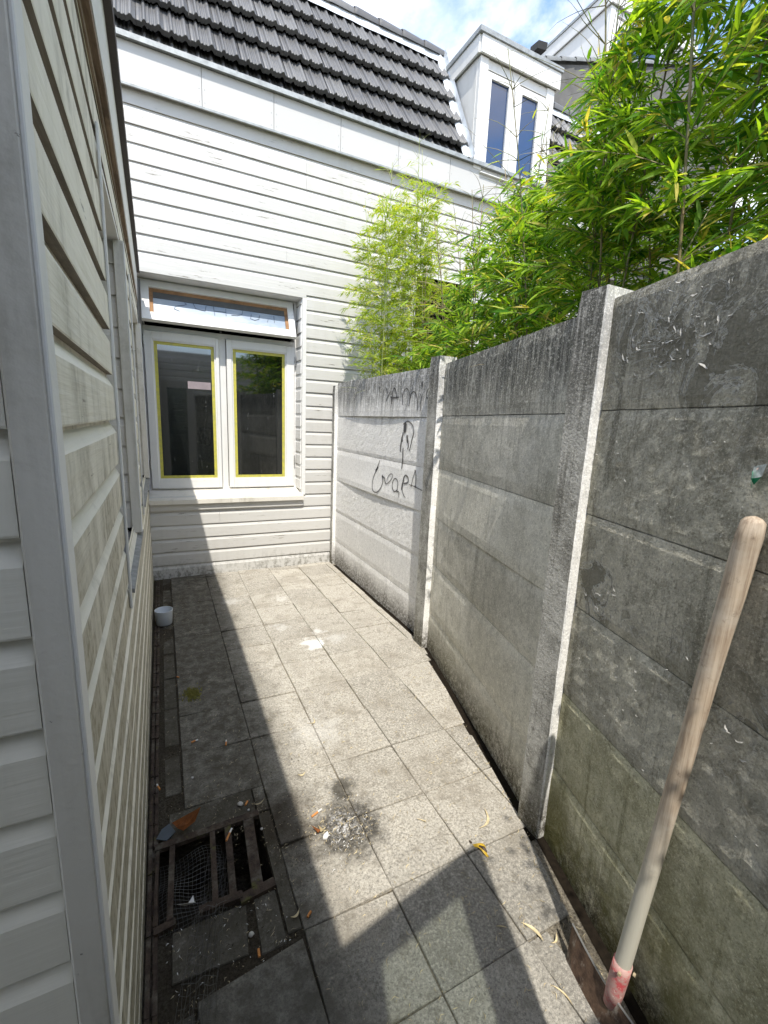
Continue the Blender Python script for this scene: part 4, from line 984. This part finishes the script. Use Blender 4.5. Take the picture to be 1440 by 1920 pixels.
# ================================================================== LITTER
lr = random.Random(99)
def butt(x, y, a, ln, label, two=True, z=.004, lift=0):
    t = empty('cigarette_butt', (x, y, z), label, 'cigarette butt', 'cigarette butts on the paving')
    d = Vector((math.cos(a), math.sin(a), lift)); p = Vector((x, y, z + .003))
    MB().tube([p - d * ln / 2, p + d * (ln * .12)], .0038, 8).build('filter', M_filter, t)
    if two: MB().tube([p + d * (ln * .12) + d * .0002, p + d * ln / 2], [.0036, .0032], 8).build('paper', M_paper, t)
butt(.068, 2.015, .25, .030, 'stubby orange butt lying flat in the shade, left of the pair beyond the grate'); butt(.199, 1.947, 1.4, .034, 'upright-pointing butt, right of the pair beyond the grate')
butt(-.083, 1.788, 1.9, .034, 'butt on the rusty strip close to the left wall'); butt(.148, 1.443, 1.05, .050, 'long cigarette butt resting across the bars of the rusty grate', z=.012)
butt(.468, 1.412, .38, .048, 'orange and white butt in full sun at the edge of the sooty patch'); butt(.019, 2.61, -.9, .028, 'small butt in the shade nearest the white tub', False)
butt(.232, 1.570, 1.0, .030, 'short brown butt beside the pale stone near the grate', False); butt(.178, 1.045, 1.5, .034, 'fat orange butt wedged in the wide joint below the grate', False, z=-.008)
butt(.34, 1.075, .7, .030, 'flattened straw-coloured butt in the dark foreground paving', False)
def shard(name, pts, mat, label, cat, z=.006, th=.0015, curl=0, group=None):
    cx = sum(p[0] for p in pts) / len(pts); cy = sum(p[1] for p in pts) / len(pts); n = len(pts); v = []
    for h in (0, th): v += [(p[0], p[1], z + h + curl * ((p[0] - cx) ** 2 + (p[1] - cy) ** 2) * 60) for p in pts]
    f = [list(range(n))[::-1], [n + i for i in range(n)]] + [[i, (i + 1) % n, n + (i + 1) % n, n + i] for i in range(n)]
    o = mk(name, v, f, mat, None, loc=(cx, cy, 0)); tag(o, label, cat, group); return o
shard('dead_leaf', [(-.035, 1.520), (-.02, 1.545), (.01, 1.556), (.05, 1.553), (.062, 1.540), (.04, 1.528), (.0, 1.512), (-.02, 1.508)], M_brownleaf, 'orange brown dead leaf lying against the far bar of the grate', 'leaf', .014, curl=.4)
shard('card_scrap', [(-.088, 1.525), (-.07, 1.560), (-.045, 1.575), (-.025, 1.53), (-.055, 1.505)], M_blue, 'dark grey blue scrap of card between wall and orange leaf', 'scrap', .014, .003)
shard('paper_scrap', [(-.028, 1.222), (-.002, 1.243), (.018, 1.258), (.020, 1.243), (.024, 1.236)], M_paper, 'triangular white paper scrap at the near edge of the gully', 'scrap', .012, curl=.5)
shard('paper_scrap', [(.455, 1.296), (.462, 1.309), (.480, 1.317), (.478, 1.299), (.468, 1.290)], M_paper, 'crumpled white paper scrap inside the sooty patch', 'scrap', .005, .006)
shard('bark_flake', [(.425, 1.345), (.440, 1.340), (.453, 1.318), (.445, 1.322)], M_brownleaf, 'curled orange flake left of the white scrap in the sooty patch', 'flake', .006, .002, 1)
shard('bark_flake', [(.452, 1.345), (.460, 1.335), (.466, 1.314), (.456, 1.325)], M_strawd, 'tan curled flake next to the white scrap in the sooty patch', 'flake', .006, .002, 1)
def dleaf(x, y, a, ln, w, label, mat=M_strawd, cv=.2, z=.004):
    v = []; f = []; N = 8
    for i in range(N + 1):
        t = i / N; hw = w * math.sin(math.pi * min(1, t * 1.02 + .02)) ** .7 / 2; bend = cv * (t - .5) ** 2 * ln * 4
        cx = (t - .5) * ln; X = lambda s, n: (x + math.cos(a) * s - math.sin(a) * n, y + math.sin(a) * s + math.cos(a) * n)
        for q in (-1, 0, 1): p = X(cx, bend + q * hw); v.append((p[0], p[1], z + (.0015 if q else .0) + .006 * (t - .5) ** 2 * 4))
    for i in range(N):
        for q in range(2): f.append([i * 3 + q, (i + 1) * 3 + q, (i + 1) * 3 + q + 1, i * 3 + q + 1])
    o = mk('fallen_bamboo_leaf', v, f, mat, None, loc=(x, y, z)); tag(o, label, 'leaf', 'fallen bamboo leaves on the paving')
dleaf(1.064, 1.115, .75, .105, .010, 'longest curled pale leaf lying in the sun by the middle post', cv=.25)
dleaf(.946, .752, 1.95, .072, .011, 'broad yellow straight leaf in the narrow sunny strip near the shovel')
dleaf(.985, .700, .4, .04, .006, 'tiny tan leaf beside the shovel blade in the sun')
dleaf(.905, .60, 1.9, .06, .005, 'slim tan leaf at the near end of the sunny strip')
dleaf(.62, 1.93, .75, .05, .007, 'bent pale leaf alone in the sunny middle of the paving', cv=.5)
dleaf(.47, 1.62, .1, .035, .009, 'short buff leaf right on the long eave shadow line')
dleaf(.30, 1.085, .45, .034, .008, 'flat tan leaf lying in the shaded foreground slab')
dleaf(.275, 1.545, .15, .05, .006, 'brown slim leaf behind the stone near the grate', M_straw)
dleaf(.86, .80, 2.6, .035, .004, 'thin straw leaf inside the door shaped shadow')
dleaf(.83, 1.22, 2.3, .040, .004, 'thin straw leaf on the sunny slab above the banana peel')
# peel
pe = empty('fruit_peel', (.962, 1.03, 0), 'yellow and brown curled fruit peel at the corner of the frame shaped shadow', 'peel')
v = []; f = []
for i in range(9):
    t = i / 8; c_ = Vector((.948 + .030 * t + .006 * math.sin(t * 5), 1.058 - .062 * t, .004 + .018 * math.sin(t * math.pi)))
    for q in (-1, 0, 1): v.append(c_ + Vector((.012 * q * math.sin(math.pi * (t * .9 + .08)), .005 * q, -.006 * abs(q))))
for i in range(8):
    for q in range(2): f.append([i * 3 + q, (i + 1) * 3 + q, (i + 1) * 3 + q + 1, i * 3 + q + 1])
mk('peel_skin', v, f, M_yel, pe, smooth=True); MB().tube([(.958, 1.035, .016), (.965, 1.02, .019), (.970, 1.006, .014)], [.003, .0065, .003], 6).build('brown_spot', M_peeldark, pe); MB().tube([(.946, 1.062, .006), (.942, 1.072, .010)], [.004, .0025], 6).build('stem_end', M_peeldark, pe)
def stone(x, y, r_, label, mat=M_stone, grp=None, name='pebble'):
    bm = bmesh.new(); bmesh.ops.create_icosphere(bm, subdivisions=2, radius=r_)
    for vtx in bm.verts: vtx.co *= 1 + .35 * mnoise.noise(vtx.co * (1.2 / r_) + Vector((x * 30, y * 30, 0))); vtx.co.z *= .65
    bm.verts.index_update(); o = mk(name, [tuple(vtx.co + Vector((x, y, r_ * .5))) for vtx in bm.verts], [[p.index for p in fc.verts] for fc in bm.faces], mat, None, smooth=True, loc=(x, y, 0)); bm.free()
    tag(o, label, name.replace('_', ' '), grp)
stone(.207, 1.573, .011, 'largest pale stone beyond the right end of the grate'); stone(.045, 1.79, .006, 'small white pebble in the joint left of the shaded slabs'); stone(.262, 1.43, .006, 'white pebble to the right of the grate end')
stone(.165, 1.09, .008, 'grey pebble in the wide joint below the grate'); stone(.232, 1.535, .005, 'tiny white pebble between the grate and the largest stone')
stone(1.20, .75, .006, 'bright small pebble at the foot of the near mossy panels', M_white)
# moss tuft
mt = MB(); mr = random.Random(4)
for i in range(420):
    x = .079 + mr.gauss(0, .020); y = 2.417 + mr.gauss(0, .028); h = mr.uniform(.006, .018)
    mt.add([(x - .004, y, 0), (x + .004, y, 0), (x + mr.uniform(-.006, .006), y + mr.uniform(-.006, .006), h)], [(0, 1, 2)])
o = mt.build('moss_tuft', M_mossc, None, loc=(.079, 2.417, 0)); tag(o, 'yellowish moss tuft on a shaded slab beyond the grate', 'moss', None, 'stuff')
# fine debris everywhere: slivers of straw, grit
deb = MB(); dr = random.Random(123)
def sliver(x, y, ln, w, m_, z=.003):
    a = dr.uniform(0, math.pi); ca, sa = math.cos(a) * ln / 2, math.sin(a) * ln / 2; px, py = -math.sin(a) * w / 2, math.cos(a) * w / 2
    k = dr.uniform(-.3, .3) * ln; zz = z + dr.uniform(0, .003)
    deb.add([(x - ca, y - sa, z), (x + px + k * -math.sin(a), y + py + k * math.cos(a), zz + .001), (x + ca, y + sa, z + dr.uniform(0, .003)), (x - px + k * -math.sin(a), y - py + k * math.cos(a), zz)], [(0, 1, 2, 3)], m_)
cnt = 0
while cnt < 2600:
    y = .3 + 4.1 * dr.random() ** 1.35; x = dr.uniform(-.06, 1.58)
    if x > wall_x(y) - .05: continue
    if -.09 < x < .26 and 1.2 < y < 1.5: continue
    big = dr.random(); ln = .006 + .016 * big ** 3; sliver(x, y, ln, dr.uniform(.0008, .0022), 0 if dr.random() < .75 else 1); cnt += 1
for i in range(700):     # gathered along the wall foot
    y = dr.uniform(.2, 4.3); x = wall_x(y) - abs(dr.gauss(0, .05)) - .01; sliver(x, y, dr.uniform(.008, .028), .002, 0 if dr.random() < .6 else 1, .002 if x < wall_x(y) - .045 else -.015)
for i in range(420):
    y = dr.uniform(.45, 2.2); x = dr.uniform(.45, 1.5)
    if x < wall_x(y) - .05: sliver(x, y, dr.uniform(.012, .030), dr.uniform(.0016, .0032), dr.choice([0, 1, 1]), .004)
for i in range(220):
    y = dr.uniform(1.2, 2.2); x = dr.gauss(.25, .12)
    if x > -.05 and not (x < .27 and y < 1.52): sliver(x, y, dr.uniform(.008, .02), dr.uniform(.001, .002), dr.choice([0, 0, 3]), .004)
for i in range(350): sliver(dr.gauss(.545, .07), dr.gauss(1.32, .07), dr.uniform(.004, .02), dr.uniform(.001, .003), dr.choice([0, 0, 1, 2]))
for i in range(500): sliver(dr.gauss(.30, .10), dr.gauss(1.45, .10), dr.uniform(.004, .014), dr.uniform(.001, .003), dr.choice([0, 3, 3]))
for i in range(500): sliver(dr.uniform(-.06, .28), dr.uniform(.6, 1.2), dr.uniform(.003, .012), dr.uniform(.001, .003), dr.choice([0, 2, 3, 3]))
for j in range(0, 14):   # in the joints
    for k in range(40):
        yj = GY - SP * (j + 1) + dr.gauss(0, .004); xj = dr.uniform(.0, 1.5)
        if xj < wall_x(yj) - .05 and not (xj < .26 and 1.1 < yj < 1.6): sliver(xj, yj, dr.uniform(.004, .010), .0015, dr.choice([0, 3]), .001)
        xj = GX + SP * dr.randint(0, 5) + dr.gauss(0, .004); yj = dr.uniform(.4, 4.3)
        if xj < wall_x(yj) - .05 and not (xj < .3 and 1.0 < yj < 1.6): sliver(xj, yj, dr.uniform(.004, .010), .0015, dr.choice([0, 3]), .001)
o = deb.build('plant_litter', [M_straw, M_strawd, M_paper, M_soil], None, loc=(.7, 2, 0)); tag(o, 'fine dry straw and grit scattered over the paving', 'litter', None, 'stuff')

# ================================================================== BAMBOO
def leaf_block(P, D, Nn, ln, wd, droop):
    """vectorised folded leaves. P,D,Nn (n,3)"""
    n = len(P); D = D / np.linalg.norm(D, axis=1, keepdims=True); S = np.cross(D, Nn); S /= np.linalg.norm(S, axis=1, keepdims=True) + 1e-9; U = np.cross(S, D)
    tpl = [(0, 0, 0), (.20, -.85, 1), (.20, 0, 0), (.20, .85, 1), (.58, -.8, 1), (.58, 0, 0), (.58, .8, 1), (1, 0, 0)]
    out_ = np.zeros((n, 8, 3))
    for k, (s, w, u) in enumerate(tpl):
        out_[:, k] = P + D * (ln * s)[:, None] + S * (wd * .5 * w)[:, None] + U * (wd * .22 * u)[:, None]
        out_[:, k, 2] -= droop * ln * s * s
    F = np.array([(0, 2, 1, 1), (0, 3, 2, 2), (1, 2, 5, 4), (2, 3, 6, 5), (4, 5, 7, 7), (5, 6, 7, 7)])
    return out_, F
def make_leaf_mesh(P, D, Nn, ln, wd, droop, tint, mat, name, origin):
    vs, F = leaf_block(P, D, Nn, ln, wd, droop); n = len(P); vs = vs.reshape(-1, 3) - np.array(origin)
    me = bpy.data.meshes.new(name)
    base = (np.arange(n) * 8)[:, None]
    tri = np.array([(0, 2, 1), (0, 3, 2), (4, 5, 7), (5, 6, 7)]); quad = np.array([(1, 2, 5, 4), (2, 3, 6, 5)])
    T = (tri[None] + base[:, :, None]).reshape(-1); Q = (quad[None] + base[:, :, None]).reshape(-1)
    loops = np.concatenate([T, Q]); nt_ = n * 4; nq = n * 2
    me.vertices.add(n * 8); me.vertices.foreach_set('co', vs.ravel())
    me.loops.add(len(loops)); me.loops.foreach_set('vertex_index', loops)
    me.polygons.add(nt_ + nq); st = np.concatenate([np.arange(nt_) * 3, nt_ * 3 + np.arange(nq) * 4]); me.polygons.foreach_set('loop_start', st)
    me.polygons.foreach_set('use_smooth', np.ones(nt_ + nq, dtype=bool)); me.materials.append(mat)
    a = me.attributes.new('tint', 'FLOAT', 'POINT'); a.data.foreach_set('value', np.repeat(tint, 8)); me.update(calc_edges=True); me.validate(); return me
SILX = [.6, .70, .775, .868, .93, .965, 1.02, 1.13, 1.225, 1.42, 1.63, 2.04, 2.27, 2.68, 3.2]      # how high the clipped bamboo stands along the wall
SILY = [2.0, 1.4, 1.05, .94, .885, .83, .745, .72, .735, .80, .93, 1.07, 1.02, .98, .5]
SILL = [2.0, 1.4, 1.05, .94, .885, .83, .745, .72, .73, .62, .36, .31, .32, .36, .3]
CAMP = np.array([0, 0, 1.5])
def bamboo(label, culms, leaf_len, leaf_w, mat, canemat, seed, cap, dens=1.0, blen=.45, n_single=120, zstart=1.75, fine=1.0, out_limit=.16, twig=.004, bias=(-.35, -.15), low=0):
    rg = np.random.RandomState(seed); cx = float(np.mean([c[0] for c in culms])); cy = float(np.mean([c[1] for c in culms]))
    root = empty('bamboo', (cx, cy, 0), label, 'bamboo', 'bamboo plants behind the concrete wall')
    LP = []; LD = []; br = MB()
    for (x, y, h, lx, ly) in culms:
        pts = []; N = 14
        for i in range(N + 1):
            t = i / N; pts.append(Vector((x + lx * t ** 2.2, y + ly * t ** 2.2, h * t - .12 * (abs(lx) + abs(ly)) * t ** 3)))
        MB().tube(pts, [.0085 * fine * (1 - .75 * i / N) for i in range(N + 1)], 6).build('culm', canemat, root, smooth=True)
        z = zstart + rg.uniform(0, .1)
        while z < h * .99:
            t = z / h; i = min(N - 1, int(t * N)); p = pts[i].lerp(pts[i + 1], t * N - i)
            nb = rg.randint(2, 5)
            for b_ in range(nb):
                az = rg.uniform(0, 2 * math.pi); d = Vector((math.cos(az) + bias[0], math.sin(az) + bias[1], rg.uniform(.25, 1.1))).normalized()
                L_ = blen * rg.uniform(.45, 1.1) * (1 - .45 * (t > .85)); K = 6; bp = [p]
                for k in range(K):
                    d = (d + Vector((rg.normal(0, .10), rg.normal(0, .10), -.10))).normalized(); bp.append(bp[-1] + d * (L_ / K))
                br.tube(bp, [twig * .55 * fine * (1 - .8 * k / K) for k in range(K + 1)], 3, cap=False)
                for k in range(1, K + 1):
                    q = bp[k]; dd_ = (bp[k] - bp[k - 1]).normalized()
                    m_ = rg.poisson(3.3 * dens) + (4 if k == K else 0)
                    for _ in range(m_):
                        a = rg.uniform(0, 6.28); o1 = dd_.orthogonal().normalized(); o2 = dd_.cross(o1); s = rg.uniform(.35, 1.1) if k < K else rg.uniform(.1, .7)
                        ld = (dd_ + (o1 * math.cos(a) + o2 * math.sin(a)) * s + Vector((0, 0, -.22))).normalized()
                        off = rg.uniform(0, 1); LP.append(tuple(q - dd_ * (L_ / K) * off + ld * .008)); LD.append(tuple(ld))
            z += rg.uniform(.07, .15)
    LP = np.array(LP); LD = np.array(LD); n = len(LP)
    ln = leaf_len * rg.uniform(.55, 1.2, n); tipx = LP + LD * ln[:, None]
    wx = np.array([wall_x(min(4.3, max(-1, b_))) for b_ in tipx[:, 1]]); wx0 = np.array([wall_x(min(4.3, max(-1, b_))) for b_ in LP[:, 1]])
    zmin = np.minimum(LP[:, 2], tipx[:, 2]); ok = np.where(zmin < 1.97, (np.minimum(tipx[:, 0] - wx, LP[:, 0] - wx0) > .10), (tipx[:, 0] - wx > -out_limit))
    ok &= (tipx[:, 1] < 4.405) & (LP[:, 1] < 4.405) & (tipx[:, 2] < cap(tipx[:, 1]) + rg.normal(0, .05, n)) & (zmin > 1.45)
    hx = np.minimum(LP[:, 0], tipx[:, 0]); ok &= (np.maximum(LP[:, 2], tipx[:, 2]) < 1.5 + hx * np.interp(LP[:, 1] / np.maximum(.3, LP[:, 0]), SILX, SILY if not low else SILL) + rg.normal(0, .06, n) + (rg.uniform(0, 1, n) < .02) * .4)
    if fine < 1 and not low:      # the stems stand bare in front of the dark opening
        ok &= ~((LP[:, 0] > 2.2) & (LP[:, 2] < 2.62) & (rg.uniform(0, 1, n) < .8))
    LP, LD, ln = LP[ok], LD[ok], ln[ok]; n = len(LP)
    Nn = np.stack([rg.normal(-.3, .5, n), rg.normal(-.5, .5, n), rg.normal(.9, .4, n)], 1); wd = leaf_w * rg.uniform(.7, 1.2, n) * (ln / leaf_len) ** .5; tint = rg.uniform(0, 1, n)
    dist = np.linalg.norm(LP - CAMP, axis=1) + (LP[:, 0] > wall_x(2) + .9) * 9; order = np.argsort(dist); single = order[:n_single]; rest = order[n_single:]
    me = make_leaf_mesh(LP[rest], LD[rest], Nn[rest], ln[rest], wd[rest], .12, tint[rest], mat, 'foliage', (cx, cy, 0))
    o = bpy.data.objects.new('foliage', me); C.objects.link(o); o.parent = root; o['kind'] = 'stuff'
    var = [make_leaf_mesh(np.zeros((1, 3)), np.array([[1., 0, 0]]), np.array([[0, 0, 1.]]), np.array([1.]), np.array([.15]), 0.0, np.array([tv]), mat, 'leaf', (0, 0, 0)) for tv in (.05, .2, .4, .6, .8, .97)]
    for i in single:
        D = Vector(LD[i]); S = D.cross(Vector(Nn[i])).normalized(); U = S.cross(D); s = ln[i]
        m_ = Matrix((D * s, S * -s * (wd[i] / ln[i] / .15), U * s * .8)).transposed().to_4x4(); m_.translation = Vector(LP[i]) - ORG[root]
        lo = bpy.data.objects.new('leaf', var[int(tint[i] * 5.99)]); C.objects.link(lo); lo.parent = root; lo.matrix_local = m_
    br.build('branches', canemat, root)['kind'] = 'stuff'
    print('bamboo', label, n)
    return root
rg0 = random.Random(5)
def row(n, x0_, x1_, y0_, y1_, h0, h1, lx=(-.5, .1), ly=(-.4, .3)):
    return [(rg0.uniform(x0_, x1_), y0_ + (y1_ - y0_) * (i + rg0.random()) / n, rg0.uniform(h0, h1), rg0.uniform(*lx), rg0.uniform(*ly)) for i in range(n)]
capA = lambda y: np.interp(y, [0, 1.55, 1.75, 1.95, 2.2, 2.6], [4.6, 4.3, 3.55, 3.25, 3.0, 2.95])
capB = lambda y: np.interp(y, [1.5, 1.95, 2.2, 2.6, 3.0, 3.4, 4], [3.5, 3.2, 2.98, 2.95, 3.05, 2.95, 2.7])
capD = lambda y: np.interp(y, [3, 4.4], [3.65, 3.75])
capE = lambda y: np.interp(y, [2.4, 3.0, 4.4], [2.6, 2.5, 2.4])
bamboo('tall dense green bamboo rising out of frame behind the nearest concrete panels', row(17, 1.58, 2.35, .25, 1.60, 3.3, 4.2, (-.35, .25), (-.3, .3)), .098, .0155, M_leaf, M_cane, 1, capA, 1.45, .50, 260)
bamboo('leafy green bamboo filling the gap above the middle concrete panels', row(16, 1.8, 2.55, 1.5, 2.5, 2.8, 3.4, (-.35, .2), (-.2, .3)), .088, .014, M_leaf, M_cane, 2, capB, 1.4, .46, 150, low=1)
bamboo('dark green bamboo in front of the dormer end of the white house', row(13, 1.95, 2.75, 2.45, 3.4, 2.7, 3.15, (-.35, .2), (-.25, .3)), .085, .0135, M_leaf, M_cane, 3, capB, 1.3, .44, 80, low=1)
bamboo('thin pale yellow-green bamboo standing against the sunny white boards', row(14, 1.70, 2.35, 3.45, 4.05, 3.0, 3.85, (-.25, .15), (-.1, .15)), .060, .0085, M_leafpale, M_canep, 4, capD, 1.6, .38, 60, zstart=1.7, fine=.8, out_limit=.10, twig=.0035)
bamboo('low bushy bright bamboo under the dark opening behind the far concrete panels', row(12, 1.95, 2.9, 2.9, 4.1, 2.1, 2.55, (-.15, .15), (-.15, .2)), .060, .0085, M_leafpale, M_canep, 6, capE, 1.5, .34, 60, zstart=1.5, fine=.7, out_limit=.05, twig=.0035, low=1)
# a creeper with broad leaves among the bamboo at the top right
vr = random.Random(17); vn = empty('creeper', (2.1, 1.3, 0), 'broad-leaved bright green creeper climbing through the tallest bamboo', 'creeper')
vp = [Vector((2.3 - .1 * i / 12 + .05 * math.sin(i), 1.5 - .03 * i + .05 * math.cos(i * 1.3), 0.2 + i * .27)) for i in range(13)]
MB().tube(vp, .004, 5).build('stem', M_cane, vn)
for i in range(170):
    c_ = vp[vr.randint(7, 12)] + Vector((vr.gauss(0, .16), vr.gauss(0, .18), vr.gauss(0, .15))); r_ = vr.uniform(.02, .038); a = vr.uniform(0, 6.28)
    n_ = Vector((vr.gauss(-.5, .4), vr.gauss(-.6, .4), vr.gauss(.4, .4))).normalized(); u = n_.orthogonal().normalized(); w = n_.cross(u); u, w = u * math.cos(a) + w * math.sin(a), w * math.cos(a) - u * math.sin(a)
    shp = [(-.9, 0), (-.75, .55), (-.1, .85), (.35, .7), (1.15, 0), (.35, -.7), (-.1, -.85), (-.75, -.55)]
    v = [c_ + n_ * (-.12 * r_)] + [c_ + u * (p[0] * r_) + w * (p[1] * r_) for p in shp]
    o = mk('leaf', v, [(0, k + 1, (k + 1) % 8 + 1) for k in range(8)], M_vine, vn, smooth=True); t_ = o.data.attributes.new('tint', 'FLOAT', 'POINT'); t_.data.foreach_set('value', [vr.uniform(0, .95)] * 9)

# ================================================================== NEIGHBOUR'S HOUSE FURTHER BACK
nh = empty('rendered_neighbour_house', (6.5, 5.7, 0), 'grey rendered neighbouring house with ridge tiles and a white dormer above the bamboo', 'house')
wl_ = MB(); wl_.hexa([(4.75, 5.62, 4.0), (9.5, 5.62, 4.0), (9.5, 6.0, 4.0), (4.75, 6.0, 4.0)], [(4.75, 5.62, 6.36), (9.5, 5.62, 7.85), (9.5, 6.0, 7.85), (4.75, 6.0, 6.36)]); wl_.build('wall', M_renderg, nh)
cnt = 0
while cnt < 14:
    x = 4.70 + cnt * .27; z = 6.40 + (x - 4.75) * .314
    v = []; f = []
    for q, (dx, r_) in enumerate(((0, .085), (.02, .09), (.29, .072))):
        for k in range(7): a = math.radians(-15 + 210 * k / 6); v.append((x + dx, 5.66 - r_ * math.cos(a), z + dx * .314 + r_ * math.sin(a) * .8))
    for q in range(2):
        for k in range(6): f.append([q * 7 + k, (q + 1) * 7 + k, (q + 1) * 7 + k + 1, q * 7 + k + 1])
    mk('ridge_tile', v, f, M_ridge, nh, smooth=True); cnt += 1
boxo('verge_board', 4.75, 9.0, 5.58, 5.615, 4.2, 4.3, M_darkedge, nh)
rl2 = lambda z: 6.9 + (z - 6.9) * .62
dormer(nh, 6.95, 9.2, 6.4, 6.9, 8.39, 8.60, 0, rl2, [(7.20, 8.3, 7.2, 8.18, 7.13, 8.38, 7.1, 8.26)], (8.40, 8.46), [(6.965, 7.11), (9.05, 9.19)], 8.30, 7.2, M_trim, 'white_dormer')
rf = MB(); rf.add([(5.0, 6.02, 6.3), (12, 6.02, 8.6), (12, 9.5, 9.3), (5.0, 9.5, 7.8)], [(0, 1, 2, 3)]); rf.build('roof', M_tile, nh)
fb_ = empty('floodlight', (5.35, 5.7, 6.85), 'small dark floodlight at the foot of the far white dormer', 'lamp')
bx_ = MB(); bx_.hexa([(6.02, 7.02, 7.83), (6.22, 7.02, 7.86), (6.22, 7.20, 7.86), (6.02, 7.20, 7.83)], [(6.02, 7.00, 7.93), (6.22, 7.00, 7.96), (6.22, 7.20, 7.98), (6.02, 7.20, 7.95)])
fb_.location = (6.12, 7.1, 7.80); ORG[fb_] = Vector((6.12, 7.1, 7.80)); bx_.build('lamp_box', M_seal, fb_); MB().tube([(6.12, 7.12, 7.84), (6.14, 7.14, 7.55)], .015, 6).build('bracket', M_seal, fb_)

# a twig overhanging from the rear building; its leaves throw the dappled spots near the shovel
tw = empty('overhanging_twig', (.62, -.98, 2.35), 'leafy twig hanging over from the rear building behind the camera', 'twig')
tr_ = random.Random(2); tp = [Vector((.60 + .02 * i, -.98 + .13 * i, 2.35 + .03 * math.sin(i))) for i in range(6)]; MB().tube(tp, .0035, 5).build('stem', M_cane, tw)
for i in range(22):
    c_ = tp[3 + i % 3] + Vector((tr_.gauss(.02, .05), tr_.gauss(.03, .05), tr_.gauss(0, .02))); a = tr_.uniform(0, 6.28); u = Vector((math.cos(a), math.sin(a), -.2)); w = Vector((-math.sin(a), math.cos(a), 0))
    o = mk('leaf', [c_, c_ + u * .02 + w * .010, c_ + u * .045, c_ + u * .02 - w * .010], [(0, 1, 2, 3)], M_leaf, tw)
